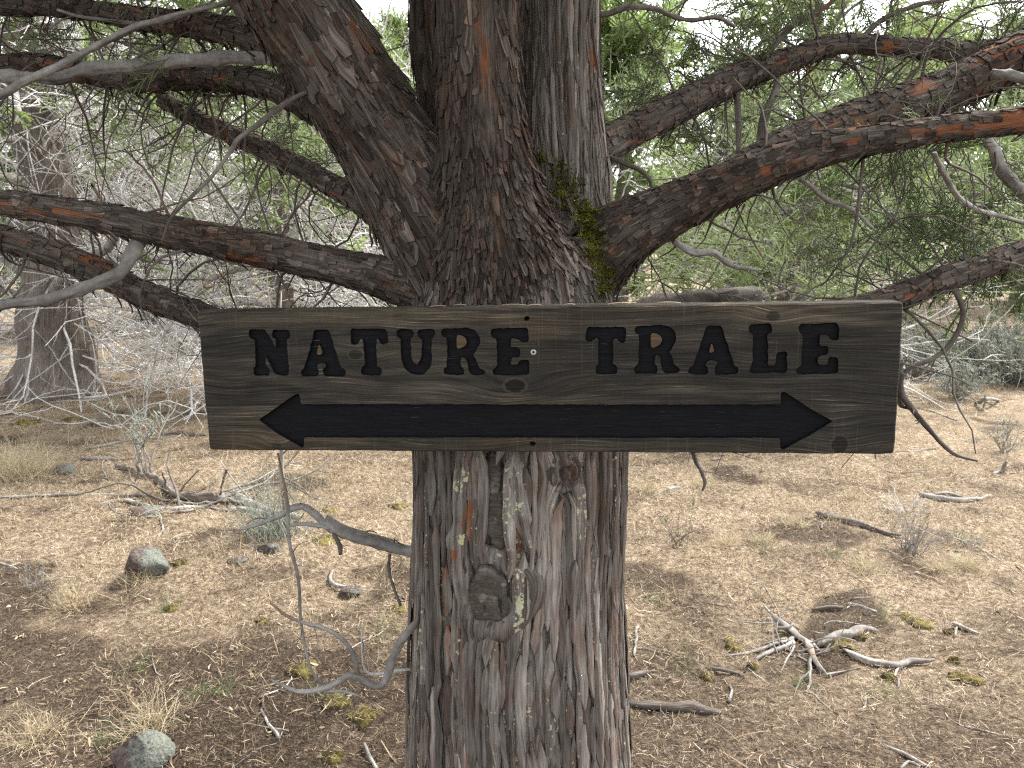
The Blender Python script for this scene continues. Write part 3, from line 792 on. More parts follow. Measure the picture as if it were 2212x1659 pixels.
# weathering and colours of the trunk's own bark
zt = TV[:, 2]
lowt = (owner == 0)
grey[lowt] += .16 * vnoise(bkA[lowt, 0] * 12, bkA[lowt, 1] * 1.2, seed=15) + .10 * sstep(.0, .15, TV[lowt, 0]) - .25 * sstep(1.42, 1.6, zt[lowt])
grey = grey - .35 * np.exp(-((e2 - 1.7) / .55)**2) * sstep(-.06, .02, -dz2 + .03) - .3 * np.exp(-(e3 / 1.3)**2)
plateau = np.exp(-(np.clip(np.abs(dx1) - .03, 0, 1) / .045)**2) * sstep(-.30, -.16, dz1) * sstep(.16, .05, dz1) * front
rust += plateau * (.50 * vnoise(bkA[:, 0] * 70, bkA[:, 1] * 20, seed=16) + .22) * (e1 > 1)
grey += plateau * .25
lich = np.where(lowt & front, .16 + .30 * sstep(.35, .75, vnoise(bkA[:, 0] * 30, bkA[:, 1] * 5, seed=18)) + plateau * .22 * sstep(0, .5, vnoise(bkA[:, 0] * 80, bkA[:, 1] * 9, seed=19)), 0)
rust[lowt] += .40 * sstep(.55, .8, vnoise(bkA[lowt, 0] * 40, bkA[lowt, 1] * 6, seed=17))
lich[zt > 1.35] *= .4
TVD = TV + TN * disp[:, None]
# split the surface into the trunk, its stems, limb and branches
fo = owner[TF]; fown = np.where((fo[:, 0] == fo[:, 1]) | (fo[:, 0] == fo[:, 2]), fo[:, 0], np.where(fo[:, 1] == fo[:, 2], fo[:, 1], fo[:, 3]))
BR = []
for k, (nm, st, gr, P) in enumerate(SK):
    f_ = TF[fown == k]
    if not len(f_): BR.append(None); continue
    u_, inv = np.unique(f_, return_inverse=True)
    BR.append(build(nm, TVD[u_], inv.reshape(-1, 4), M['bark'], TREE_BASE, tree, attrs={'bk': bkA[u_], 'grey': grey[u_], 'rust': rust[u_], 'lichen': lich[u_]}))
BR[0]['label'] = 'thick furrowed grey trunk with cut branch scars'

# ---- bark flakes: thin shingles lifted from the surface
bvh = BVHTree.FromPolygons([tuple(v_) for v_ in TVD], [tuple(f_) for f_ in TF.tolist()])
def flakes(sel, n, Lr, Wr, lift, blunt=(.25, .8), tonesh=0.0, g=None):
    """n thin closed plates on random vertices `sel`, long axis along the grain"""
    g = g or rng
    v_ = g.choice(sel, n); out = []
    for i in v_:
        k = owner[i]; t_ = TT[k][i].astype(float); nrm = TN[i]
        if t_[2] > 0: t_ = -t_                      # free end hangs down or outwards
        t_ = t_ + .12 * g.normal(size=3); t_ = t_ - nrm * (t_ @ nrm); t_ /= max(np.linalg.norm(t_), 1e-6); b_ = np.cross(nrm, t_)
        L_ = Lr[0] + (Lr[1] - Lr[0]) * g.beta(1.1, 2.2); w_ = Wr[0] + (Wr[1] - Wr[0]) * g.beta(1.1, 2.0); lf = lift * g.uniform(.2, 1.0)**1.5 * L_ / Lr[1]; cu = g.uniform(-.3, 1.0) * lf
        th = g.uniform(.0008, .0022)
        top = []
        for j, fj in enumerate((0.0, .36, .72, 1.0)):
            ww = w_ * (.75, 1.0, .92, g.uniform(*blunt))[j] * g.uniform(.85, 1.15)
            for sgn in (-.5, .5):
                p = TVD[i] + t_ * (L_ * (fj - .35 + g.uniform(-.06, .06))) + b_ * (ww * sgn + g.uniform(-.1, .1) * w_)
                h = bvh.find_nearest(Vector(p), .06)
                if h[0] is not None: p = .25 * p + .75 * np.array(h[0])
                p = p + nrm * (th + .0008 + lf * fj**2 + cu * (abs(sgn) * .3 * fj))
                top.append(p)
        top = np.array(top); bot = top - nrm * th
        out.append((np.vstack([top, bot]), L_ * w_, g.beta(2, 2) + tonesh, i))
    return out
FQ = []
for j in range(3):
    q = 2 * j; FQ.append([q, q + 1, q + 3, q + 2]); FQ.append([q + 8, q + 10, q + 11, q + 9]); FQ.append([q, q + 2, q + 10, q + 8]); FQ.append([q + 1, q + 9, q + 11, q + 3])
FQ += [[0, 8, 9, 1], [6, 7, 15, 14]]
FQ = np.array(FQ)[:, ::-1]
inview = (np.abs(TV[:, 0]) < 1.25) & (TV[:, 2] > .30) & (TV[:, 2] < 2.25)
facing = (TN * norm(CAM - TV)).sum(1) > -.25
vis = inview & facing
fl = []
idxs = lambda cond: np.nonzero(vis & cond)[0]
clump = vnoise(bkA[:, 0] * 26, bkA[:, 1] * 9, seed=123) > -.25
fl += flakes(idxs((owner == 2) & clump), 1000, (.018, .125), (.003, .027), .014)
fl += flakes(idxs((owner == 2) & (TV[:, 2] < 1.74)), 560, (.015, .060), (.004, .015), .026)
fl += flakes(idxs((owner == 3) & clump), 1100, (.020, .130), (.004, .031), .012)
fl += flakes(idxs((owner == 0) & (TV[:, 2] > 1.42)), 650, (.015, .070), (.003, .013), .018)
fl += flakes(idxs((owner == 0) & (TV[:, 2] < 1.30) & (e1 > 1.15) & (e2 > 1.15)), 220, (.04, .16), (.002, .007), .012)
fl += flakes(idxs((owner == 1)), 320, (.04, .20), (.003, .008), .009)
fl += flakes(idxs((owner == 4)), 80, (.03, .10), (.004, .010), .010)
for k in range(5, ns):
    n_k = int(470 * min(1.0, len(idxs(owner == k)) / 9000)) + 60
    fl += flakes(idxs(owner == k), n_k, (.014, .036), (.010, .024), .0035, (.8, 1.05))
# ragged shreds hanging under the branches
under = (TN[:, 2] < -.55) & (owner >= 3)
fl += flakes(idxs(under), 420, (.020, .055), (.004, .012), .040, tonesh=-.25)
score = np.array([q[1] for q in fl]) / np.array([depth(TV[q[3]]) for q in fl])**2
order = np.argsort(-score)
def flake_attr(items):
    ii = np.repeat([q[3] for q in items], 16); off = np.repeat(rng.uniform(-5, 5, (len(items), 3)), 16, 0); off[:, 2] = 0
    V_ = np.vstack([q[0] for q in items])
    return dict(bk=bkA[ii] * [1, 1, 0] + off * [.3, .3, 0] + np.stack([np.tile([-.006, .006] * 8, len(items)), np.tile(np.repeat([0, .01, .02, .03], 2).tolist() * 2, len(items)), np.zeros(len(ii))], -1),
                grey=grey[ii], rust=np.repeat(rng.uniform(0, 1, len(items))**9 * .5, 16), tone=np.repeat([q[2] for q in items], 16), lichen=np.zeros(len(ii)))
big = [fl[q] for q in order[:300]]; rest = [fl[q] for q in order[300:]]
at_b = flake_attr(big)
for q, it in enumerate(big):
    build('bark_flake', it[0], FQ, M['flake'], TREE_BASE, tree, attrs={k_: v_[q * 16:q * 16 + 16] for k_, v_ in at_b.items()}, smooth=False)
build('bark_shreds', np.vstack([q[0] for q in rest]), (FQ[None] + 16 * np.arange(len(rest))[:, None, None]).reshape(-1, 4), M['flake'], TREE_BASE, tree, attrs=flake_attr(rest), smooth=False, kind='stuff')

# ---- long stringy bark strips with dark gaps between them
def bark_strips(k, s0, s1, pitch, Lr, seed, g_, avoid=None, gdev=.0):
    P = SK[k][3]; c_ = P[:, :3]; T_, Sd, Bk = frames(c_); sl = np.concatenate([[0], np.cumsum(np.linalg.norm(np.diff(c_, axis=0), axis=1))])
    g = np.random.default_rng(seed); out = []; rm = float(np.interp(.5 * (s0 + s1), sl, P[:, 3]))
    ncol = int(2 * math.pi * rm / pitch)
    for col in range(ncol):
        s = s0 - g.uniform(0, Lr[1])
        while s < s1:
            L_ = g.uniform(*Lr); a0 = (col + g.uniform(-.35, .35)) / ncol * 2 * math.pi - math.pi; w0 = pitch * g.uniform(.7, 1.45)
            e = s + L_; n = max(5, int(L_ / .022)); ss = np.linspace(s, e, n); s = e + g.uniform(-.02, .03)
            if e < s0 or ss[0] > s1: continue
            ss = np.clip(ss, .02, sl[-1] - .02)
            rr = np.interp(ss, sl, P[:, 3]); C_ = np.stack([np.interp(ss, sl, c_[:, q]) for q in range(3)], -1)
            Bi = norm(np.stack([np.interp(ss, sl, Bk[:, q]) for q in range(3)], -1)); Si = norm(np.stack([np.interp(ss, sl, Sd[:, q]) for q in range(3)], -1))
            arc = a0 * rm + .006 * vnoise(ss * 5, np.full(n, a0 * 2.0), seed=seed) + .0022 * vnoise(ss * 17, np.full(n, col * 1.7), seed=seed + 1) + .022 * vnoise(ss * 1.3, np.full(n, a0 * .8), seed=seed + 2)
            an = arc / rm
            ctr = C_ + rr[:, None] * (-np.cos(an)[:, None] * Bi + np.sin(an)[:, None] * Si)
            if avoid is not None:
                arc = arc + avoid(ctr)[0]; an = arc / rm
                keep = avoid(ctr)[1]
                if keep.mean() < .95:
                    idx_ = np.nonzero(keep)[0]
                    runs = np.split(idx_, np.nonzero(np.diff(idx_) > 1)[0] + 1) if len(idx_) else []
                    runs = sorted(runs, key=len)
                    if not runs or len(runs[-1]) < 4: continue
                    q_ = runs[-1]; ss, rr, C_, Bi, Si, an = ss[q_], rr[q_], C_[q_], Bi[q_], Si[q_], an[q_]; n = len(q_)
            t = np.linspace(0, 1, n); taper = np.clip(np.minimum(t, 1 - t) * 9, .12, 1)
            w = w0 * taper * (1 + .30 * vnoise(ss * 26, np.full(n, col * 3.1), seed=seed + 3))
            hb = .003 + .010 * vnoise(an * rm * 14, ss * 1.6, seed=4 + k) + g.normal() * .0022 + .0018 * vnoise(ss * 30, np.full(n, col * 2.3), seed=seed + 4) + gdev
            thk = g.uniform(.003, .0065)
            pts = []
            for o_, hh in ((-.55, -thk), (-.42, -.0006 - .001 * g.uniform()), (-.02, .0012 * g.normal()), (.40, -.0006 - .001 * g.uniform()), (.55, -thk)):
                jag = 1 + .18 * vnoise(ss * 60, np.full(n, o_ * 9 + col), seed=seed + 5)
                aa = an + o_ * w * jag / rm; h_ = rr + hb + hh * (taper if hh > -.002 else 1)
                pts.append(C_ + h_[:, None] * (-np.cos(aa)[:, None] * Bi + np.sin(aa)[:, None] * Si))
            V_ = np.stack(pts, 1).reshape(-1, 3); i = np.arange(n - 1)[:, None] * 5; j = np.arange(4)[None]
            F_ = np.stack([i + j, i + j + 1, i + j + 6, i + j + 5], -1).reshape(-1, 4)
            m_ = len(V_)
            bk_ = np.stack([np.tile(np.linspace(-.5, .5, 5) * w0, n) + g.uniform(0, 9), np.repeat(ss, 5), np.zeros(m_)], -1)
            tn = g.beta(2.2, 2.0); at_ = dict(bk=bk_, grey=np.full(m_, np.clip(g_ + .22 * g.normal(), 0, 1)), rust=np.full(m_, .5 * (g.uniform() < .03)), tone=np.full(m_, tn), lichen=np.full(m_, .14 + .20 * (g.uniform() < .16)))
            if k == 0:
                d1 = norm(ctr[:1] * 0 + SCAR1)[0]
                near_ = np.exp(-((V_[:, 0] - SCAR1[0]) / .085)**2) * sstep(-.30, -.18, V_[:, 2] - SCAR1[2]) * (V_[:, 1] < 1.75)
                at_['rust'] = at_['rust'] + near_ * .52 * (g.uniform() < .35) * sstep(-.4, .3, vnoise(V_[:, 2] * 30, V_[:, 0] * 60, seed=5)); at_['lichen'] = at_['lichen'] + near_ * .26 * (g.uniform() < .4); at_['grey'] = np.clip(at_['grey'] + near_ * .25, 0, 1)
            out.append((V_, F_, at_))
    return out
def around_scars(p):
    x1, z1 = p[:, 0] - SCAR1[0], p[:, 2] - SCAR1[2]; x2, z2 = p[:, 0] - SCAR2[0], p[:, 2] - SCAR2[2]; x3, z3 = p[:, 0] - BURL[0], p[:, 2] - BURL[2]
    fr_ = p[:, 1] < 1.78
    q1 = np.sqrt((x1 / (36 * mpx))**2 + np.clip(np.abs(z1) / (108 * mpx), 0, 9)**4); q2 = np.hypot(x2 / (46 * mpx), z2 / (64 * mpx)); q3 = np.hypot(x3 / (36 * mpx), z3 / (42 * mpx))
    push = np.zeros(len(p))
    for q, x in ((q1, x1), (q2, x2), (q3, x3)):
        push = push + np.where(fr_, np.sign(x) * .026 * np.exp(-np.clip(q - .8, 0, 9)**2 / .5), 0)
    kt = 1.02 + .14 * vnoise(p[:, 2] * 40, p[:, 0] * 60, seed=77); keep = ~fr_ | ((q1 > kt) & (q2 > kt) & (q3 > .9))
    return push, keep
sl0 = np.concatenate([[0], np.cumsum(np.linalg.norm(np.diff(TRUNK[:, :3], axis=0), axis=1))])
ST = bark_strips(0, .30, 1.36, .0150, (.10, .42), 900, .80, around_scars)
sl1 = np.linalg.norm(np.diff(SK[1][3][:, :3], axis=0), axis=1).sum()
ST2 = bark_strips(1, .22, sl1 - .05, .0135, (.08, .34), 901, .82, None, -.002)
for V_, F_, at_ in ST[:0]: pass
big_s = sorted(ST, key=lambda q: (q[0][:, 1].mean() > 1.72, -len(q[0])))
for V_, F_, at_ in big_s[:180]:
    build('bark_strip', V_, F_, M['flake'], TREE_BASE, tree, attrs=at_)
a = Acc()
for V_, F_, at_ in big_s[180:] + ST2: a.add(V_, F_, None, **at_)
a.out('bark_strips', M['flake'], TREE_BASE, tree, kind='stuff')

# ---- the cut scars: an upright strip of bare wood and a sawn-off stub below it
def patch(name, C, fw, fh, back, dome, parent, power=2.0, n=28, rings=9, lab=None):
    t_ = np.arange(n) * 2 * math.pi / n; V_ = []; bk_ = []
    for j in range(rings + 1):
        f_ = j / rings
        x = np.sign(np.cos(t_)) * np.abs(np.cos(t_))**(2 / power); z = np.sign(np.sin(t_)) * np.abs(np.sin(t_))**(2 / power)
        wob = 1 + .13 * vnoise(np.cos(t_) * 2.2 + fh * 90, np.sin(t_) * 2.2, seed=9) + .06 * vnoise(np.cos(t_) * 6, np.sin(t_) * 6, seed=10)
        zz_ = z * fh * f_ * wob; xx = x * f_ * fw * (1 - .22 * zz_ / fh) * wob
        i_ = [np.argmin(np.abs(TRUNK[:, 2] - (C[2] + q))) for q in zz_]
        r_ = TRUNK[i_, 3]; rx_ = C[0] + xx - TRUNK[i_, 0]
        y = TRUNK[i_, 1] - np.sqrt(np.maximum(r_**2 - rx_**2, 1e-4)) + back - dome * (1 - f_**2) + .0010 * vnoise(xx * 300, zz_ * 300, seed=3)
        V_.append(np.stack([C[0] + xx, y, C[2] + zz_], -1)); bk_.append(np.stack([xx, zz_ + .3 * xx * xx / fw, 0 * xx], -1))
    V_ = np.vstack(V_); i = np.arange(rings)[:, None] * n; j = np.arange(n)[None]; j2 = (j + 1) % n
    F_ = np.stack([i + j, i + n + j, i + n + j2, i + j2], -1).reshape(-1, 4)[n:]
    # outermost ring sinks into the trunk so the patch has a rim with depth
    V_ = np.vstack([V_, V_[-n:] + [0, .03, 0]]); bk_.append(bk_[-1])
    F_ = np.vstack([F_, np.stack([rings * n + j[0], (rings + 1) * n + j[0], (rings + 1) * n + j2[0], rings * n + j2[0]], -1)])
    V_ = np.vstack([V_, V_[:n].mean(0)]); bk_.append(np.zeros((1, 3)))
    F3_ = np.stack([np.full(n, len(V_) - 1), n + j[0], n + j2[0]], -1)
    o = build(name, V_, F_, M['scar'], TREE_BASE, parent, F3=F3_, attrs={'bk': np.vstack(bk_)})
    if lab: o['label'] = lab
    return o
patch('branch_scar', SCAR1, 43 * mpx, 108 * mpx, .004, .004, tree, 2.6, lab='upright strip of bare grey wood where a limb was torn off')
patch('branch_stub', SCAR2, 44 * mpx, 62 * mpx, -.012, .004, tree, 2.2, lab='sawn-off branch stub with dark bare end grain')

def lip(name, pts, rads, grey_, rust_, lich_, lab):
    """a roll of bark lying on the trunk; pts are (dx, dz) metres from a scar's centre"""
    P = []
    for (C_, dx, dz), r_ in zip(pts, rads):
        z = C_[2] + dz; i_ = np.argmin(np.abs(TRUNK[:, 2] - z)); rx_ = C_[0] + dx - TRUNK[i_, 0]
        P.append([C_[0] + dx, TRUNK[i_, 1] - math.sqrt(max(TRUNK[i_, 3]**2 - rx_**2, 1e-4)) + .002 + (.008 if name == 'bark_collar' else .004), z, r_])
    P = catmull(P, .006); sd_ = len(P)
    bkf = lambda A, S, RR: RR * (.30 * vnoise(A * 1.5, S * 28, seed=sd_) + .28 * (np.minimum(np.abs(vnoise(A * 4.5, S * 9, seed=sd_ + 1)) * 3.2, 1) - .6) + .14 * vnoise(A * 11, S * 30, seed=sd_ + 2))
    V, F4, F3, bk = tube(P[:, :3], P[:, 3], 30, bkf); n_ = len(V)
    var = vnoise(bk[:, 0] * 60, bk[:, 1] * 30, seed=sd_ + 5)
    o = build(name, V, F4, M['bark'], TREE_BASE, tree, F3, {'bk': bk + [sd_ * .7, 0, 0], 'grey': np.full(n_, grey_), 'rust': rust_ * sstep(-.3, .5, var), 'lichen': lich_ * sstep(0, .6, -var)}); o['label'] = lab
q1, q2 = SCAR1, SCAR2; u_ = mpx
lip('bark_lip', [(q1, -54*u_, .125), (q1, -60*u_, .06), (q1, -64*u_, 0), (q1, -67*u_, -.06), (q1, -70*u_, -.12), (q1, -66*u_, -.18), (q1, -60*u_, -.235)], [.016, .021, .022, .023, .022, .019, .008], .95, .55, .52, 'pinkish grey bark lip with rust patches beside the scar')
lip('bark_lip', [(q1, 46*u_, .125), (q1, 54*u_, .06), (q1, 61*u_, 0), (q1, 72*u_, -.05), (q1, 86*u_, -.10)], [.014, .017, .018, .018, .010], .95, .52, .50, 'pale flaking bark lip on the far side of the scar')
lip('bark_collar', [(q2, 48*u_, .058), (q2, 78*u_, .052), (q2, 96*u_, .020), (q2, 88*u_, -.025), (q2, 66*u_, -.062), (q2, 30*u_, -.082), (q2, -12*u_, -.086), (q2, -50*u_, -.066), (q2, -62*u_, -.03)], [.010, .016, .020, .019, .018, .017, .015, .011, .005], .40, .30, .0, 'dark rolled bark collar round the sawn stub')
# ---- moss in the fork: short blades on the surface
mp = [(1215, 372, 22), (1228, 400, 26), (1240, 440, 24), (1262, 462, 28), (1275, 500, 26), (1282, 540, 26), (1296, 590, 22), (1300, 625, 18), (1170, 345, 12), (905, 490, 14), (1040, 520, 0)]
P0 = []; N0 = []
prj = lambda p: (CX + F * ((p - CAM) @ RT) / ((p - CAM) @ FWD), CY - F * ((p - CAM) @ UP) / ((p - CAM) @ FWD))
pxx, pyy = prj(TVD)
msel = np.zeros(nv, bool)
for (mx, my, mr) in mp:
    msel |= vis & (np.hypot(pxx - mx, pyy - my) < mr * (1 + .5 * vnoise(pxx / 9, pyy / 9, seed=4))) & (np.isin(owner, [0, 1, 2, 5]))
mi = np.nonzero(msel)[0]
if len(mi):
    k = rng.choice(mi, 3800); P0 = TVD[k] + .004 * rng.normal(size=(len(k), 3)); Dm = norm(TN[k] + .8 * rng.normal(size=(len(k), 3)))
    Pm = walk(P0, Dm, rng.uniform(.004, .013, len(k)), 3, .35, .1)
    V, F4 = tubes(Pm, np.linspace(.0016, .0004, 3)[None].repeat(len(k), 0), 3)
    build('moss', V, F4, M['tree_moss'], TREE_BASE, tree, kind='stuff')['label'] = 'yellow green moss in the fork of the stems'

# ------------------------------------------------------------------ thin limbs and twigs of the sign tree
SPUR = []
def hero(name, spec, mat, sides=14, parent=tree, base=TREE_BASE, lump=.0015, bark_attr=None, label=None):
    P = skel(spec, .010); jg = np.random.default_rng(int(abs(spec[0][0]) * 3 + abs(spec[0][1]))); q_ = np.linspace(0, 1, len(P)) * len(P) / 9.0
    P[:, :3] += np.stack([vnoise(q_, q_ * 0 + jg.uniform(0, 99), seed=3), vnoise(q_, q_ * 0 + jg.uniform(0, 99), seed=4), vnoise(q_, q_ * 0 + jg.uniform(0, 99), seed=5)], -1) * np.minimum(P[:, 3:] * 1.3, .008)
    P[:, 3] *= .86
    nsp = max(0, int(len(P) / 10)); ii = jg.integers(1, len(P) - 1, nsp); pp = P[ii, :3]; dd = norm(jg.normal(size=(nsp, 3)) + norm(P[np.minimum(ii + 1, len(P) - 1), :3] - P[ii - 1, :3])) if nsp else None
    SPUR.append((pp, dd, P[ii, 3])) if nsp else None
    bkf = lambda A, S, RR: np.minimum(lump * 2, RR * .24) * (vnoise(A * 2.2, S * 60, seed=5) + vnoise(A * 5, S * 25, seed=6) + 1.6 * np.clip(vnoise(A * 0 + 3.3, S * 22, seed=7) - .45, 0, 1) * 2)
    V, F4, F3, bk = tube(P[:, :3], P[:, 3], sides, bkf)
    o = build(name, V, F4, mat, base, parent, F3, {'bk': bk, **{k_: np.full(len(V), v_) for k_, v_ in (bark_attr or {}).items()}})
    if label: o['label'] = label
    return P
c5 = lambda x, y: (.4268 * x, .4268 * y)
c6 = lambda x, y: (1239 + .44 * x, .44 * y)
k7 = lambda x, y: (.52 * x, 796.5 + .52 * y)
k8 = lambda x, y: (1327 + .5736 * x, 708 + .5736 * y)
HT = []
HT.append(hero('branch', [(310,505,1.63,20),(288,545,1.62,17),(255,585,1.61,15),(200,608,1.60,14),(120,640,1.59,13),(0,668,1.58,12),(-140,692,1.57,11)], M['twig_grey'], 18, label='smooth bare grey side branch'))
HT.append(hero('branch', [(700,130,1.74,15),(589,128,1.78,15),(427,132,1.80,16),(354,138,1.81,16),(265,152,1.82,16),(171,157,1.82,15),(85,166,1.83,13),(0,171,1.84,12),(-110,180,1.85,11)], M['twig_grey'], 22, label='pale peeling horizontal branch'))
hero('twig', [(690,190,1.66,6),(674,200,1.62,6),(533,286,1.56,5.5),(499,324,1.55,5),(444,393,1.54,4.5),(376,465,1.53,3.5),(350,520,1.53,2)], M['twig_dark'])
hero('twig', [(-60,240,1.70,9),(0,209,1.70,9),(107,145,1.71,9),(179,107,1.72,8.5),(277,55,1.73,7.5),(363,30,1.74,6.5),(470,8,1.75,5),(560,-30,1.76,4)], M['twig_grey'])
hero('twig', [(500,8,1.9,6),(440,18,1.88,6),(390,40,1.86,5),(300,48,1.84,4.5),(180,38,1.82,4),(120,20,1.82,3)], M['twig_grey'])
hero('twig', [(1305,330,1.95,7),(1345,350,1.93,6),(1390,375,1.92,5),(1412,420,1.92,4),(1420,470,1.92,3)], M['twig_dark'])
hero('twig', [(1250,30,1.90,7),(1310,30,1.9,7),(1360,16,1.92,6.5),(1420,22,1.94,6),(1475,42,1.96,5.5),(1540,35,1.98,5),(1590,60,2.0,4)], M['twig_dark'])
hero('twig', [(1590,150,2.12,6),(1592,210,2.10,7),(1594,290,2.08,6.5),(1592,335,2.07,6)], M['twig_dark'])
hero('twig', [(1680,165,2.14,8),(1672,210,2.12,9),(1650,260,2.11,10),(1640,310,2.10,8)], M['twig_dark'])
hero('twig', [(1660,110,2.14,7),(1700,70,2.16,6.5),(1760,30,2.18,6),(1810,-10,2.2,5)], M['twig_dark'])
hero('twig', [(1860,75,2.16,7),(1900,45,2.17,6.5),(1960,20,2.18,6),(2040,0,2.2,5),(2120,-20,2.2,4)], M['twig_dark'])
hero('twig', [(2130,300,1.9,13),(2170,360,1.92,14),(2200,400,1.93,14),(2240,450,1.95,13)], M['twig_grey'])
hero('twig', [(2140,160,1.90,11),(2180,168,1.86,12),(2240,185,1.84,11),(2300,200,1.83,9)], M['twig_grey'])
hero('twig', [(2020,330,1.72,7),(2035,370,1.74,6.5),(2060,420,1.77,6),(2110,450,1.8,5.5),(2170,470,1.82,5),(2240,490,1.84,4)], M['twig_grey'])
hero('twig', [(1720,390,1.78,6),(1790,430,1.80,6),(1850,450,1.82,5),(1890,490,1.84,4)], M['twig_grey'])
hero('twig', [(1460,520,1.75,8),(1500,545,1.77,9),(1540,545,1.80,8),(1590,570,1.84,6),(1640,580,1.88,4)], M['twig_grey'])
hero('twig', [(2050,605,1.86,7),(2080,680,1.86,6),(2040,755,1.86,6),(1960,800,1.86,5),(1950,850,1.86,6.5),(1975,890,1.86,7),(2010,930,1.86,5.5),(2060,980,1.86,4.5),(2110,995,1.86,3)], M['twig_dark'])
hero('twig', [(1945,780,1.88,5),(1935,860,1.88,6),(1960,878,1.88,6)], M['twig_dark'])
hero('twig', [(1490,900,1.95,5),(1500,985,1.95,5),(1515,1015,1.95,4.5),(1527,1045,1.95,4),(1520,1062,1.95,3)], M['twig_dark'])
hero('branch', [(1300,690,1.98,26),(1380,668,2.02,24),(1460,655,2.05,22),(1540,648,2.08,22),(1600,640,2.10,23),(1642,636,2.11,21)], M['twig_dark'], 24, lump=.0015, label='charred grey limb stub behind the sign')
# low dead branches on the shaded side of the trunk
hero('branch', [(925,1196,1.78,15),(884,1190,1.76,13),(811,1170,1.74,12),(738,1150,1.72,11),(702,1129,1.71,10),(655,1098,1.70,8),(598,1113,1.69,6),(550,1132,1.68,4.5),(515,1144,1.68,3)], M['twig_grey'], label='dead grey branch stub forking beside the trunk')
hero('twig', [(845,1182,1.75,7),(790,1160,1.78,7),(740,1140,1.80,6),(700,1118,1.82,5)], M['twig_grey'])
hero('twig', [(715,1143,1.71,6),(665,1130,1.70,5),(624,1134,1.70,3.5)], M['twig_grey'])
hero('twig', [(715,1150,1.71,5),(730,1175,1.71,6),(735,1198,1.71,4)], M['twig_dark'])
hero('twig', [(600,980,1.66,2.5),(615,1060,1.66,3.5),(624,1134,1.68,4),(637,1238,1.67,4),(650,1326,1.66,3.5),(660,1394,1.66,3),(676,1451,1.67,3),(712,1488,1.68,2.5)], M['twig_grey'])
hero('branch', [(930,1330,1.72,9),(889,1358,1.68,9),(853,1410,1.66,9),(832,1467,1.65,9),(811,1475,1.645,8.5),(764,1456,1.64,8),(707,1488,1.63,6.5),(650,1493,1.62,5),(610,1478,1.61,4),(588,1469,1.61,2.5)], M['twig_grey'], label='thin bent grey dead branch low on the trunk')
hero('twig', [(768,1458,1.64,6),(759,1415,1.64,5.5),(738,1384,1.64,5),(702,1358,1.63,4.5),(655,1340,1.63,4),(620,1325,1.62,3.5),(582,1300,1.62,2)], M['twig_grey'])
hero('twig', [(700,1490,1.63,4),(740,1492,1.63,4),(782,1505,1.62,2.5)], M['twig_grey'])
hero('twig', [(845,1195,1.76,4),(842,1230,1.76,4),(850,1270,1.75,3.5),(865,1310,1.75,3)], M['twig_dark'])
hero('twig', [(895,1448,1.75,4),(850,1450,1.73,4),(800,1452,1.72,3),(785,1420,1.72,2.5),(780,1360,1.72,1.5)], M['twig_pale'])

sa = Acc()
for pp, dd, rr in SPUR:
    Ps = walk(pp, dd, rng.uniform(.012, .07, len(pp)), 5, .22, 0.0); ok_ = Ps[:, :, 1].min(1) > 1.5
    if ok_.any(): sa.add(*tubes(Ps[ok_], (np.clip(rr * .4, .0008, .0028)[:, None] * np.linspace(1, .4, 5)[None])[ok_], 5))
sa.out('twig_spurs', M['twig_dark'], TREE_BASE, tree, kind='stuff')
# random finer twigs hanging from and rising above the branches
allP = []
for k in range(5, ns):
    P = SK[k][3]; P = P[P[:, 0].argsort()] if False else P
    q = np.linspace(len(P) * .18, len(P) - 1, 24).astype(int); allP.append(P[q, :3])
allP = np.array(allP)
gt = np.random.default_rng(5)
p, d, i_, _ = sprout(allP, 320, .02, 1.0, 1.2, gt)
d[:, 2] += gt.choice([-.7, .5], len(d), p=[.6, .4]); d[:, 1] += .35
L1 = gt.uniform(.10, .50, len(p)); P1 = walk(p, d, L1, 9, .22, .02, gt); ta = Acc()
ok_ = P1[:, :, 1].min(1) > 1.60; P1 = P1[ok_]; p = p[ok_]
r1 = gt.uniform(.0018, .0042, len(p))[:, None] * np.linspace(1, .35, 9)[None]
ta.add(*tubes(P1, r1, 5))
p, d, i_, _ = sprout(P1, 800, .2, 1.0, 1.3, gt); P2 = walk(p, d, gt.uniform(.05, .25, len(p)), 7, .25, .03, gt); P2 = P2[P2[:, :, 1].min(1) > 1.60]; p = P2[:, 0]
ta.add(*tubes(P2, gt.uniform(.0009, .0018, len(p))[:, None] * np.linspace(1, .4, 7)[None], 4))
p, d, i_, _ = sprout(P2, 900, .2, 1.0, 1.3, gt); P3 = walk(p, d, gt.uniform(.03, .10, len(p)), 5, .3, .03, gt); P3 = P3[P3[:, :, 1].min(1) > 1.60]; p = P3[:, 0]
ta.add(*tubes(P3, gt.uniform(.0006, .0011, len(p))[:, None] * np.linspace(1, .4, 5)[None], 3))
ta.out('fine_twigs', M['twig_dark'], TREE_BASE, tree, kind='stuff')

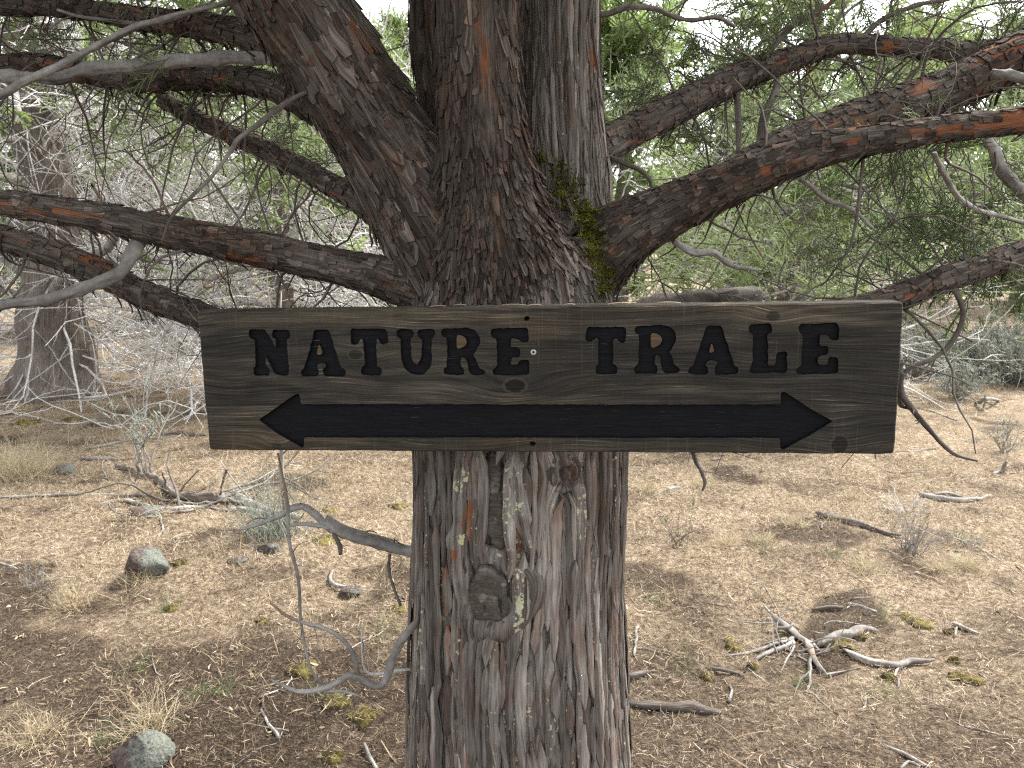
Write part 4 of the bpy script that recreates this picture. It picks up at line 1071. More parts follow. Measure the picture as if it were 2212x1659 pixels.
# ------------------------------------------------------------------ juniper foliage
def spray_template(g, nside, nsub, K, rad):
    """a flat-ish branching spray of scale-leaved cords, length 1 along +X"""
    L = []
    def cord(p, d, l, r):
        d = d / np.linalg.norm(d); P = [p]
        for k in range(1, K):
            d = d + .12 * g.normal(size=3) + [.06, 0, .05]; d /= np.linalg.norm(d); P.append(P[-1] + d * l / (K - 1))
        L.append((np.array(P), r)); return np.array(P), d
    ax, _ = cord(np.zeros(3), np.array([1, 0, 0.0]), 1.0, rad)
    for s in range(nside):
        t = .08 + .85 * s / nside + g.uniform(-.04, .04); k = min(int(t * (K - 1)), K - 2); f = t * (K - 1) - k
        p = ax[k] * (1 - f) + ax[k + 1] * f; sg = 1 if s % 2 else -1
        sd, dd = cord(p, np.array([.8, sg * g.uniform(.5, .9), g.normal() * .4]), (.62 - .38 * t) * g.uniform(.7, 1.2), rad * .95)
        for q in range(nsub):
            u = g.uniform(.15, .85); p2 = sd[0] * (1 - u) + sd[-1] * u
            cord(p2, (sd[-1] - sd[0]) / np.linalg.norm(sd[-1] - sd[0]) + g.normal(size=3) * .65, g.uniform(.10, .26), rad * .9)
    return np.array([q[0] for q in L]), np.array([q[1] for q in L])
gs = np.random.default_rng(21)
T_near = [spray_template(gs, 9, 3, 3, .0125) for _ in range(5)]
T_mid = [spray_template(gs, 7, 2, 2, .016) for _ in range(5)]
T_far = [spray_template(gs, 6, 1, 2, .040) for _ in range(6)]
def sprays(Tm, pos, dirs, size, g, sides=3):
    """foliage mesh from templates placed at pos along dirs"""
    n = len(pos); X = norm(dirs); ref = norm(np.array([0, 0, 1.0]) + .7 * g.normal(size=(n, 3))); Yv = norm(np.cross(ref, X)); Zv = np.cross(X, Yv)
    which = g.integers(0, len(Tm), n); a = Acc()
    for k, (TP, Tr) in enumerate(Tm):
        s = np.nonzero(which == k)[0]
        if not len(s): continue
        sz = size[s][:, None, None, None]
        P = pos[s][:, None, None] + sz * (TP[None, ..., :1] * X[s][:, None, None] + TP[None, ..., 1:2] * Yv[s][:, None, None] + TP[None, ..., 2:] * Zv[s][:, None, None])
        K = P.shape[2]; r = (sz[..., 0] * Tr[None, :, None]) * np.linspace(1, .75, K)[None, None]
        a.add(*(strips(P.reshape(-1, 2, 3), r.reshape(-1, 2)) if K == 2 else tubes(P.reshape(-1, K, 3), r.reshape(-1, K), sides)))
    return a
# sprays close behind the sign, on the tree itself
clusters = [(1437,163,2.25,9),(1613,119,2.16,9),(1679,132,2.16,8),(1899,167,2.3,8),(2000,245,1.75,4),(1943,405,1.95,12),(2053,497,1.92,16),(2009,519,1.95,14),(1965,440,1.98,10),(1877,466,2.05,8),
            (1371,189,2.4,9),(2163,31,2.2,10),(1811,57,2.25,10),(405,38,1.8,5),(470,222,2.2,8),(640,277,2.3,8),(725,350,2.4,8),(1480,60,2.4,9),(1540,130,2.35,8),(1750,200,2.4,10),(2100,560,2.0,8),(1830,540,2.2,8),(1760,480,2.3,8),(2120,90,2.4,8),(1500,190,2.4,6),(2190,440,2.2,6),(100,100,2.3,5),(1440,300,2.5,6),(1950,130,2.5,8),(1640,30,2.3,8)]
gp = np.random.default_rng(8); sp, sd, tw0, tw1 = [], [], [], []
bp = np.vstack([SK[k][3][:, :3] for k in range(5, ns)])
for (cx_, cy_, Yd, n_) in clusters:
    c_ = at(cx_, cy_, Yd); j = np.argmin(np.linalg.norm(bp - c_, axis=1)); o_ = bp[j]
    dr = norm(c_ - o_ + np.array([0, .02, .02]))
    tw0.append(o_); tw1.append(c_)
    for q in range(int(n_ * 1.35)):
        f_ = gp.uniform(.45, 1.05); sp.append(o_ * (1 - f_) + c_ * f_ + gp.normal(size=3) * .06); sd.append(norm(dr * .8 + gp.normal(size=3) * .75 + np.array([0, 0, .15])))
sp, sd = np.array(sp), np.array(sd)
sprays(T_near, sp, sd, gp.uniform(.06, .12, len(sp)), gp).out('foliage_sprays', M['fol_near'], TREE_BASE, tree, kind='stuff')
sm, dm = [], []
for q in range(90):
    c_ = at(gp.uniform(1330, 2260), gp.uniform(-40, 620), gp.uniform(2.5, 4.2)) if q < 66 else at(gp.uniform(-40, 860), gp.uniform(-40, 420), gp.uniform(2.6, 4.2)); ax_ = norm(gp.normal(size=3) * [1, .6, .5])
    for r_ in range(9):
        sm.append(c_ + ax_ * gp.uniform(-.16, .16) + gp.normal(size=3) * .05); dm.append(norm(ax_ + gp.normal(size=3) * .8 + [0, 0, .2]))
    tw0.append(c_ + ax_ * .30 + gp.normal(size=3) * .1); tw1.append(c_ - ax_ * .2)
sprays(T_mid, np.array(sm), np.array(dm), gp.uniform(.10, .19, len(sm)), gp).out('outer_foliage', M['fol_near'], TREE_BASE, tree, kind='stuff')
tw0, tw1 = np.array(tw0), np.array(tw1); f_ = np.linspace(0, 1, 8)[None, :, None]
Pt = tw0[:, None] * (1 - f_) + tw1[:, None] * f_ + np.cumsum(gp.normal(size=(len(tw0), 8, 3)) * .008, 1) * f_
Vt, Ft = tubes(Pt, np.linspace(.0035, .0014, 8)[None].repeat(len(tw0), 0), 5)
build('spray_twigs', Vt, Ft, M['twig_dark'], TREE_BASE, tree, kind='stuff')

# upper stems and the crown over the path (shades the trunk and the sign)
gu = np.random.default_rng(14); ends = []
for k in (1, 2, 3, 4):
    P = SK[k][3]; e_ = P[-1, :3]; d_ = norm(P[-1, :3] - P[-8, :3]); r_ = P[-1, 3]
    Q = walk(e_[None] - d_[None] * .06, d_[None] + (np.array([[-.25, 0, .1]]) if k == 3 else 0), np.array([2.4 if k != 4 else 1.6]), 14, .06, -.04, gu)[0]
    V, F4, F3, bk = tube(Q, np.linspace(r_ * .97, r_ * .3, 14), 18)
    build('upper_stem', V, F4, M['bark'], TREE_BASE, tree, F3, {'bk': bk, 'grey': np.full(len(V), .35), 'rust': np.zeros(len(V)), 'lichen': np.zeros(len(V))})
    ends.append(Q)
ends = np.array(ends)
for k in range(5, ns):
    pass
p, d, _, _ = sprout(ends, 60, .12, 1.0, 1.0, gu); d[:, 2] = np.abs(d[:, 2]) * .3 - .05; d = norm(d * [1.4, 1.4, 1])
U1 = walk(p, d, gu.uniform(.9, 2.3, len(p)), 9, .12, .02, gu); ua = Acc(); ua.add(*tubes(U1, gu.uniform(.010, .02, len(p))[:, None] * np.linspace(1, .25, 9)[None], 6))
p, d, _, _ = sprout(U1, 420, .25, 1.0, 1.1, gu); U2 = walk(p, d, gu.uniform(.25, .7, len(p)), 6, .18, .02, gu)
keep = U2[:, :, 2].min(1) > 2.45 - .0 * U2[:, 0, 0]
U2 = U2[keep]; ua.add(*tubes(U2, gu.uniform(.003, .006, len(U2))[:, None] * np.linspace(1, .3, 6)[None], 4))
ua.out('crown_branches', M['twig_dark'], TREE_BASE, tree, kind='stuff')
p, d, _, _ = sprout(U2, 7800, .2, 1.0, 1.2, gu); kp = p[:, 2] > 2.4
sprays(T_far, p[kp], d[kp], gu.uniform(.20, .36, kp.sum()), gu).out('crown', M['fol_far'], TREE_BASE, tree, kind='stuff')

# ------------------------------------------------------------------ trees of the thicket
def children(o): return [c_ for c_ in bpy.data.objects if c_.parent == o]
def copy_tree(src, loc, rz, sc, label, group):
    c_ = src.copy(); COL.objects.link(c_); c_.location = loc; c_.rotation_euler = (0, 0, rz); c_.scale = (sc, sc, sc)
    c_['label'] = label; c_['group'] = group
    for ch in children(src):
        q = ch.copy(); COL.objects.link(q); q.parent = c_
    return c_
def make_tree(seed, loc, H, Rc, r0, nlimb, nspr, ndead, live_from, label, group=None, spr=(.16, .30), dead_len=(.5, 1.3), dead_mat='twig_grey', lean=0.0, Tm=None, hang=.03, reach=1.0):
    g = np.random.default_rng(seed); loc = np.asarray(loc, float)
    t = thing('juniper_tree', loc, label, 'tree', group)
    n = 40; zz_ = np.linspace(-.15, H, n)
    tr = np.stack([np.cumsum(g.normal(size=n)) * .018 * H / 6 + lean * zz_, np.cumsum(g.normal(size=n)) * .018 * H / 6, zz_], -1)
    rad = r0 * (.62 * np.clip(1 - zz_ / H, 0, 1)**.8 + .05 + .33 * np.exp(-np.clip(zz_, 0, 9) / .35))
    P = catmull(np.column_stack([tr, rad]), .06)
    bkf = lambda A, S, RR: RR * (.13 * vnoise(A * 2.3, S * 1.2, seed=seed) + .10 * (np.minimum(np.abs(vnoise(A * 6, S * 2.5, seed=seed + 1)) * 3, 1) - .6) + .05 * vnoise(A * 14, S * 7, seed=seed + 2))
    V, F4, F3, bk = tube(P[:, :3], P[:, 3], 44, bkf)
    build('trunk', V + loc, F4, M['bark'], loc, t, F3, {'bk': bk, 'grey': np.full(len(V), .85), 'rust': np.zeros(len(V)), 'lichen': np.full(len(V), .1)})
    # limbs
    hz = g.uniform(.10, .97, nlimb)**1.0 * H; an = g.uniform(0, 2 * math.pi, nlimb)
    st = np.stack([np.interp(hz, zz_, tr[:, 0]), np.interp(hz, zz_, tr[:, 1]), hz], -1)
    prof = np.clip(1.10 - (hz / H)**1.1, .10, 1) * Rc * g.uniform(.65, 1.1, nlimb)
    d = np.stack([np.cos(an), np.sin(an), .15 + .5 * hz / H + .12 * g.normal(size=nlimb)], -1)
    Lm = walk(st, d, prof, 10, .13, .015, g); a = Acc()
    a.add(*tubes(Lm, (r0 * .12 + .012) * g.uniform(.5, 1.1, nlimb)[:, None] * np.linspace(1, .2, 10)[None], 6))
    p, d, i_, _ = sprout(Lm, nlimb * 7, .2, 1.0, 1.1, g); L2 = walk(p, d, g.uniform(.25, .75, len(p)) * reach, 6, .2, hang * .5, g)
    a.add(*tubes(L2, g.uniform(.004, .008, len(p))[:, None] * np.linspace(1, .35, 6)[None], 4))
    a.out('limbs', M['twig_grey'], (0, 0, 0), t, kind='stuff')
    # live foliage on the outer twigs
    if nspr:
        p, d, i_, _ = sprout(L2, nspr, .5, 1.0, 1.2, g); d[:, 2] += .25
        ok = p[:, 2] > live_from + .5 * g.normal(size=len(p))
        sprays(Tm or T_far, p[ok], d[ok], g.uniform(*spr, ok.sum()), g).out('crown', M['fol_far'], (0, 0, 0), t, kind='stuff')
    # grey dead branches low inside the crown
    if ndead:
        nd = ndead // 12
        hz = g.uniform(.25, max(1.2, live_from + .9), nd); an = g.uniform(0, 2 * math.pi, nd)
        st = np.stack([np.interp(hz, zz_, tr[:, 0]), np.interp(hz, zz_, tr[:, 1]), hz], -1)
        an = np.where(np.sin(an) < -.75, an + math.pi * .6, an); d = np.stack([np.cos(an), np.sin(an), .05 + .3 * g.normal(size=nd)], -1)
        D1 = walk(st, d, Rc * reach * g.uniform(.45, 1.05, nd), 12, .16, hang, g); b = Acc()
        def above(Q): Q[..., 2] = np.maximum(Q[..., 2], .03); return Q
        b.add(*tubes(above(D1), g.uniform(.006, .014, nd)[:, None] * np.linspace(1, .22, 12)[None], 5))
        p, d, _, _ = sprout(D1, ndead // 2, .15, 1.0, 1.2, g); D2 = walk(p, d, g.uniform(*dead_len, len(p)), 8, .24, hang, g)
        b.add(*tubes(above(D2), g.uniform(.0035, .0085, len(p))[:, None] * np.linspace(1, .3, 8)[None], 4))
        p, d, _, _ = sprout(D2, ndead, .15, 1.0, 1.3, g); D3 = walk(p, d, g.uniform(.12, .5, len(p)), 5, .28, hang, g)
        b.add(*tubes(above(D3), g.uniform(.0022, .0052, len(p))[:, None] * np.linspace(1, .35, 5)[None], 3))
        b.out('dead_branches', M[dead_mat], (0, 0, 0), t, kind='stuff')
    return t
def spot(px, dist):
    x = (px - CX) / F * dist / math.cos(PITCH) * 1.0; return np.array([x, dist, float(gh(x, dist))])
make_tree(101, spot(128, 8.2), 6.5, 3.2, .43, 50, 1500, 2500, 2.7, 'old juniper with broad grey trunk and a skirt of bare pale dead branches', dead_mat='twig_pale', reach=1.1, hang=.035)
make_tree(102, spot(1692, 8.8), 5.0, 2.6, .26, 46, 2800, 1100, 1.3, 'dark slender juniper trunk among bleached bare twigs beyond the open ground', dead_mat='twig_pale')
make_tree(103, spot(640, 7.6), 4.2, 2.5, .12, 30, 1300, 1850, 2.0, 'juniper thick with tangled dead grey branches between the broad grey trunk and the sign', dead_mat='twig_pale')
TH_LABEL = 'dense light green juniper in the thicket that closes off the clearing'
TH_GROUP = 'junipers of the thicket'
pr = [make_tree(201, spot(2330, 11.5), 4.2, 2.3, .22, 46, 5400, 260, .2, TH_LABEL, TH_GROUP, spr=(.16, .30)),
      make_tree(202, spot(1330, 13.0), 4.6, 2.0, .22, 42, 4600, 220, .5, TH_LABEL, TH_GROUP, spr=(.17, .30)),
      make_tree(203, spot(330, 13.5), 4.3, 2.2, .24, 42, 4600, 340, .6, TH_LABEL, TH_GROUP, spr=(.17, .30))]
gr_ = np.random.default_rng(3)
rows = [(830, 12.5), (960, 15.0), (1930, 13.5), (1580, 15.5), (-140, 13), (700, 17.0), (2650, 13.5), (2190, 18), (-520, 14.5), (1780, 22), (430, 21), (80, 19.5), (2480, 21), (1200, 24), (3000, 17)]
for q, (px_, ds) in enumerate(rows):
    s_ = spot(px_, ds)
    copy_tree(pr[q % 3], s_, gr_.uniform(0, 6.28), gr_.uniform(.85, 1.25), TH_LABEL, TH_GROUP)

# ------------------------------------------------------------------ litter, grass
gl = np.random.default_rng(77)
def wedge(n, r0, r1, half, g, power=1.0):
    """points on the ground in front of the camera"""
    u = g.uniform(0, 1, n); r_ = (r0**power + u * (r1**power - r0**power))**(1 / power); t_ = g.uniform(-half, half, n)
    return r_ * np.sin(t_), r_ * np.cos(t_)
def off_trunk(x, y): return np.hypot(x - TREE_BASE[0], y - TREE_BASE[1]) > .30
def gz(x, y):
    nr = np.exp(-((x / 5)**2 + ((y - 4) / 5)**2))
    return gh(x, y) + nr * (.022 * fbm(x * 4, y * 4, o=3, seed=5) + .012 * fbm(x * 11, y * 11, o=2, seed=9))
def ribbons(x, y, L, wd, tone, g, tilt=.35, curl=.25, K=3, lift=.004):
    n = len(x); an = g.uniform(0, 2 * math.pi, n); ti = g.normal(size=n) * tilt
    d = np.stack([np.cos(an) * np.cos(ti), np.sin(an) * np.cos(ti), np.sin(ti)], -1); s = norm(np.cross(d, np.array([0, 0, 1.0]) + .5 * g.normal(size=(n, 3)))); b = np.cross(s, d)
    c_ = np.stack([x, y, gz(x, y) + lift * g.uniform(.3, 1.6, n) + np.abs(np.sin(ti)) * L * .35], -1); cu = g.normal(size=n) * curl
    V_ = []
    for k in range(K):
        f = k / (K - 1) - .5
        p = c_ + d * (L * f)[:, None] + s * (cu * L * (f * f - .1))[:, None] + b * (.3 * np.abs(cu) * L * (.2 - f * f))[:, None]; ww = wd * (1 - .5 * abs(2 * f)**2)
        V_ += [p - s * ww[:, None] * .5, p + s * ww[:, None] * .5]
    V_ = np.stack(V_, 1)
    q = np.array([[2 * k, 2 * k + 1, 2 * k + 3, 2 * k + 2] for k in range(K - 1)])
    return V_.reshape(-1, 3), (q[None] + 2 * K * np.arange(n)[:, None, None]).reshape(-1, 4), np.repeat(tone, 2 * K)
la = Acc()
x, y = wedge(158000, 1.7, 6.4, R(43), gl, 1.1)
k = off_trunk(x, y) & (gl.uniform(size=len(x)) > .35 * bare(x, y)); x, y = x[k], y[k]; n = len(x)
tone = np.clip(gl.beta(1.3, 1.3, n) + .22 * fbm(x * 2.2, y * 2.2, o=2, seed=51) + .30 * fbm(x * 18, y * 18, o=2, seed=52) + .10 * sstep(2.4, 5, y) - .15 * bare(x, y) - .04, 0, 1)
V, F4, tt = ribbons(x, y, gl.uniform(.008, .028, n) * (1 + .08 * y), gl.uniform(.0013, .0028, n) * (.8 + .14 * y), tone, gl, .42, .8, 2, .008)
la.add(V, F4, tone=tt)
x, y = wedge(4500, 1.7, 6.5, R(43), gl, 1.2); k = off_trunk(x, y); x, y = x[k], y[k]; n = len(x)
V, F4, tt = ribbons(x, y, gl.uniform(.010, .034, n), gl.uniform(.003, .008, n), np.clip(gl.beta(2, 2.2, n), 0, 1), gl, .25, .25, lift=.007)
la.add(V, F4, tone=tt)
x, y = wedge(900, 1.7, 6.5, R(43), gl, 1.2); k = off_trunk(x, y); x, y = x[k], y[k]; n = len(x)
V, F4, tt = ribbons(x, y, gl.uniform(.05, .16, n), gl.uniform(.0018, .0042, n), np.clip(gl.beta(2, 1.8, n), 0, 1), gl, .08, .3, 5, .008)
la.add(V, F4, tone=tt)
la.out('needle_litter', M['litter'], smooth=False, kind='stuff')['label'] = 'dry juniper needles and bark chips covering the ground'

def blades(x, y, per, hgt, lean, g, wd=.0016, tone=None):
    n = len(x); X = np.repeat(x, per); Y = np.repeat(y, per); H_ = np.repeat(hgt, per) * g.uniform(.45, 1.1, n * per); sp_ = np.repeat(hgt, per) * .28
    X = X + g.normal(size=len(X)) * sp_; Y = Y + g.normal(size=len(X)) * sp_
    d = norm(np.stack([g.normal(size=len(X)) * lean, g.normal(size=len(X)) * lean, np.ones(len(X))], -1))
    P = walk(np.stack([X, Y, gz(X, Y) - .004], -1), d, H_, 3, .2, .2, g)
    s = norm(np.cross(P[:, -1] - P[:, 0], g.normal(size=(len(X), 3)))); ww = wd * (.7 + .16 * Y)[:, None] * np.array([1, .85, .15])[None]
    V_ = np.stack([P - s[:, None] * ww[..., None] * .5, P + s[:, None] * ww[..., None] * .5], 2).reshape(-1, 3)
    q = np.array([[2 * k, 2 * k + 1, 2 * k + 3, 2 * k + 2] for k in range(2)])
    F_ = (q[None] + 6 * np.arange(len(X))[:, None, None]).reshape(-1, 4)
    tn = np.repeat(np.clip((np.repeat(tone, per) if tone is not None else .5) + .22 * g.normal(size=len(X)), 0, .93), 6)
    return V_, F_, tn
ga = Acc()
x, y = wedge(3600, 2.0, 9.5, R(42), gl, 1.2)
dens = sstep(-.25, .5, fbm(x * 1.1, y * 1.1, o=3, seed=61) + .30 * sstep(1.8, 3.6, y) + .2 * sstep(0, -1, x) - .25 * bare(x, y) * 2)
k = off_trunk(x, y) & (gl.uniform(size=len(x)) < dens); x, y = x[k], y[k]
V, F4, tt = blades(x, y, 13, gl.uniform(.03, .12, len(x)) * (.9 + .06 * y), .7, gl, tone=np.full(len(x), .45) + .2 * fbm(x, y, o=2, seed=3)); ga.add(V, F4, tone=tt)
x, y = wedge(1200, 5.0, 14.0, R(42), gl, 1.5); V, F4, tt = blades(x, y, 11, gl.uniform(.05, .13, len(x)), .8, gl, wd=.0026, tone=np.full(len(x), .55)); ga.add(V, F4, tone=tt)
ga.out('dry_grass', M['grass'], smooth=True, kind='stuff')['label'] = 'thin straw coloured dry grass over the clearing'
# sparse green shoots
xg, yg = [], []
for px_, py_ in [k7(830,1360), (k7(560,1250)), k7(960,1330), k7(1170,690), k7(320,950), k7(700,1000), k8(150,1030), k8(690,1340), k8(1020,1400), k8(1010,1090), k8(550,830), k8(830,860), k8(1320,800), k8(260,1290), k7(450,1560), k7(1590,1100), k7(1420,1390)]:
    p = gnd(px_, py_); xg.append(p[0]); yg.append(p[1])
V, F4, tt = blades(np.array(xg), np.array(yg), 22, np.full(len(xg), .11), .5, gl, wd=.002)
build('green_shoots', V, F4, M['green_herb'], kind='stuff')['label'] = 'thin green grass shoots standing in the litter'
ROWS = []
def tuft(px_, py_, n_, h_, lean, label, group=None, mat='grass', tone=.6):
    p = gnd(px_, py_); g = np.random.default_rng(int(px_ * 7 + py_))
    V, F4, tt = blades(np.array([p[0]]), np.array([p[1]]), n_, np.array([h_]), lean, g, tone=np.array([tone]))
    tag(build('grass_clump', V, F4, M[mat], p, attrs={'tone': tt}), label, 'grass', group)
tuft(*k7(70, 450), 700, .30, .55, 'large pale straw grass clump beside the bleached sticks', tone=.8)
tuft(*k7(620, 1500), 260, .14, .9, 'spiky tan grass clump above the dark pitted rock')
tuft(*k7(150, 1540), 240, .14, .9, 'tan grass clump beside the dark pitted rock', tone=.5)
tuft(*k7(580, 890), 240, .12, .8, 'wispy tan grass clump in front of the red grey boulder')
tuft(*k7(300, 990), 260, .13, .9, 'dark based dry grass clump on bare soil', tone=.4)
for xy in [(410, 820), (560, 810), (940, 910), (1220, 920), (680, 745), (1330, 910), (320, 600), (890, 640), (120, 620)]:
    tuft(*k8(*xy), 200, .11, .8, 'small straw grass clump scattered on the open ground', 'straw clumps on the open ground', tone=.65)

# ------------------------------------------------------------------ rocks
def rock(px_, py_, wpx, hfac, seed, label, cut=8, mat='rock', dfac=.8):
    p = gnd(px_, py_); g = np.random.default_rng(seed); wd = wpx / F * depth(p) * .5
    nu, nv_ = 44, 28; th = np.linspace(0, 2 * math.pi, nu, endpoint=False); ph = np.linspace(0, math.pi, nv_)
    T_, Ph = np.meshgrid(th, ph); D_ = np.stack([np.cos(T_) * np.sin(Ph), np.sin(T_) * np.sin(Ph), np.cos(Ph)], -1).reshape(-1, 3)
    rad = np.ones(len(D_))
    for q in range(cut):                                    # flat fracture faces
        n_ = norm(g.normal(size=3)); off = g.uniform(.48, .74); c_ = D_ @ n_; rad = np.where(c_ > .05, np.minimum(rad, off / np.maximum(c_, .05)), rad)
    rad = rad + .035 * fbm(D_[:, 0] * 3, D_[:, 1] * 3, D_[:, 2] * 3, 4, seed) + .02 * vnoise(D_[:, 0] * 14, D_[:, 1] * 14, D_[:, 2] * 14, seed)
    V_ = D_ * rad[:, None] * [wd, wd * dfac, wd * hfac] / .85
    i = np.arange(nv_ - 1)[:, None] * nu; j = np.arange(nu)[None]; j2 = (j + 1) % nu
    F_ = np.stack([i + j, i + nu + j, i + nu + j2, i + j2], -1).reshape(-1, 4)
    c_ = p + np.array([0, wd * dfac * .6, wd * hfac * .45])
    tag(build('rock', V_ + c_, F_, M[mat], p), label, 'rock')
rock(*k7(585, 878), 118, .86, 31, 'angular reddish boulder with grey green lichen on its right face', 15)
rock(*k7(545, 1680), 138, .62, 35, 'dark pitted rock patched with pale lichen at the edge of bare soil', 6)
rock(*k7(248, 438), 52, .5, 36, 'small pale rock behind the straw grass clump')
rock(*k7(985, 806), 40, .35, 37, 'flat pale pebble below the dead sapling')
rock(*k7(1120, 770), 58, .45, 38, 'low grey stone at the foot of the dead sapling')
rock(*k7(1450, 940), 60, .35, 39, 'flat dark stone under a curved stick near the trunk')
rock(*k7(600, 620), 90, .22, 40, 'flat half-buried stone in straw below the bleached sticks')

# ------------------------------------------------------------------ sticks lying about
def stick(pts, mat, label, group=None, sides=10, name='fallen_branch', subs=(), gnarl=.25, parent=None, base=None):
    """pts: (px, py, half width px, lift m); lies on the ground"""
    P = []
    for q in pts:
        px_, py_, hw = q[:3]; lf = q[3] if len(q) > 3 else 0.0
        p = gnd(px_, py_); r_ = hw / F * depth(p)
        if lf:
            p = gnd(px_, py_, lf)
        r_ *= (.8 if name != 'dead_root' and parent is None else .6); P.append([p[0], p[1], p[2] + (r_ * .6 if not lf else 0), r_])
    mat = 'stick' if mat == 'twig_pale' else mat
    P = catmull(P, .022); qk = np.arange(len(P)) / 2.6; P[:, :3] += np.stack([vnoise(qk, qk * 0 + pts[0][0] * .37 + w_, seed=31 + w_) for w_ in range(3)], -1) * np.minimum(P[:, 3:] * 1.1, .010) * [1, 1, .35]; sd_ = int(pts[0][0] * 3 + pts[0][1]) % 999
    bkf = lambda A, S, RR: RR * gnarl * (vnoise(A * 1.6, S * 14, seed=sd_) + .6 * vnoise(A * 4, S * 9, seed=sd_ + 1))
    V, F4, F3, bk = tube(P[:, :3], np.maximum(P[:, 3], .0012), sides, bkf)
    b_ = P[len(P) // 2, :3].copy() if base is None else base
    at_ = {'bk': bk, 'grey': np.full(len(V), .7), 'rust': np.zeros(len(V)), 'lichen': np.zeros(len(V))}
    o = build(name if parent is None else 'side_twig', V, F4, M[mat], b_, parent, F3, at_)
    if parent is None:
        tag(o, label, 'branch', group)
        for s in subs: stick(s, mat, '', parent=o, base=b_, gnarl=gnarl)
    return o
K7 = lambda L: [(*k7(q[0], q[1]), *q[2:]) for q in L]
K8 = lambda L: [(*k8(q[0], q[1]), *q[2:]) for q in L]
stick(K7([(-60,545,4),(0,540,4),(170,530,4.2),(330,525,4),(480,527,3.5),(640,530,2.5)]), 'twig_pale', 'long straight bleached stick lying across the straw')
stick(K7([(395,575,3),(450,558,4),(520,552,5),(590,568,5.5),(650,582,5.5),(720,586,6),(790,580,6.5),(845,582,5)]), 'twig_pale', 'wavy bleached branch in front of the dark rotten log', subs=[K7([(720,545,2.5),(770,570,3),(840,605,2)])])
stick(K7([(480,405,5),(560,435,8),(640,465,9),(690,490,9),(730,530,10),(800,545,12),(870,548,13),(930,555,12),(970,550,6)]), 'bark', 'dark rotten juniper log half sunk in the litter', gnarl=.45, subs=[K7([(690,490,4),(685,460,3.5,.10),(672,430,2.5,.18)]), K7([(910,540,4),(925,480,4,.12),(945,420,3.5,.25)]), K7([(740,520,3),(780,470,2.5,.10),(825,420,1.5,.20)])])
stick(K7([(985,545,13),(1020,562,12),(1080,585,11),(1160,610,10),(1230,618,9)]), 'twig_pale', 'broken branch with a pale tan snapped end', gnarl=.15)
stick(K7([(960,590,6),(1000,585,7),(1060,600,7),(1130,612,6)]), 'twig_grey', 'short tan stick below the snapped branch')
stick(K7([(335,372,3),(360,378,5),(420,378,5),(495,380,3)]), 'twig_pale', 'short forked bleached stick above the rotten log', subs=[K7([(430,380,2),(425,410,2.5),(440,445,2),(455,462,1.5)])])
stick(K7([(360,335,3),(430,322,3.5),(520,305,4),(590,292,3.5)]), 'twig_pale', 'pale stick lying left of the little green sapling')
stick(K7([(670,280,6),(740,272,7),(800,282,7),(850,275,6)]), 'bark', 'dark log piece beside the corner of the sign shadow', gnarl=.35)
stick(K7([(0,815,5),(40,825,5),(70,835,3)]), 'twig_pale', 'bleached stick end left of the red grey boulder')
stick(K7([(560,480,2.5),(575,430,3,.08),(570,395,3,.18),(580,345,2,.30)]), 'twig_grey', 'upright curved dead twig by the rotten log', name='dead_twig')
stick(K7([(1380,840,4),(1370,880,5),(1400,905,5),(1490,912,4)]), 'twig_grey', 'curved grey stick resting on the flat dark stone')
stick(K7([(1075,1360,2.5),(1080,1420,3),(1120,1480,4),(1160,1540,5)]), 'twig_grey', 'grey twig below the bent dead branch')
stick(K7([(1510,1560,4),(1540,1620,5),(1570,1680,5)]), 'twig_grey', 'thick grey twig at the foot of the trunk')
stick(K7([(1000,1470,1.8),(1100,1490,2),(1200,1505,2)]), 'twig_pale', 'straight thin pale twig below the bent dead branch')
stick(K7([(700,195,2.5),(760,185,4),(820,170,5)]), 'twig_pale', 'bleached twig beyond the little green sapling')
stick(K7([(120,1130,2.5),(60,1110,2.5),(0,1100,2)]), 'twig_grey', 'thin grey twig on the dark soil')
stick(K7([(60,130,7),(110,118,8),(170,122,8),(220,132,5)]), 'twig_pale', 'pale branch curled at the foot of the broad grey trunk')
# on the other side of the trunk
stick(K8([(765,700,5),(785,715,9),(830,730,10),(880,740,10),(950,755,8),(1020,775,6),(1080,782,3)]), 'bark', 'dark charred branch lying on the open ground', gnarl=.45, subs=[K8([(790,735,5),(775,760,4)])])
stick(K8([(1155,632,7),(1210,645,7),(1270,655,8),(1350,655,7),(1415,635,3)]), 'twig_grey', 'flat weathered branch with loose bark far out on the straw', gnarl=.4, subs=[K8([(1200,628,4),(1260,628,5),(1310,640,4)])])
stick(K8([(560,1040,2),(590,1075,5,.05),(625,1110,9,.03),(690,1165,13),(735,1215,11),(760,1270,8),(800,1310,4)]), 'twig_grey', 'gnarled uprooted juniper root with splayed bleached arms', gnarl=.5, name='dead_root',
      subs=[K8([(690,1165,8),(640,1185,7),(590,1200,6),(510,1225,5),(420,1240,3)]), K8([(670,1190,7),(610,1215,7),(560,1240,6),(535,1255,4)]), K8([(650,1130,6,.03),(610,1130,5,.03),(660,1130,5,.05),(680,1115,3,.06)]),
            K8([(735,1240,7),(745,1290,6),(735,1330,6),(725,1390,4)]), K8([(730,1300,5),(700,1340,4),(680,1370,2)]), K8([(790,1310,4),(850,1300,3),(930,1280,2)]), K8([(680,1200,4),(650,1250,3),(625,1305,2)]), K8([(720,1180,7),(750,1195,7),(780,1225,5)]), K8([(560,1190,3),(600,1185,4),(650,1170,4)]), K8([(460,1105,1.5,.03),(530,1110,2,.03),(600,1112,2.5,.04)])])
gk = np.random.default_rng(64)
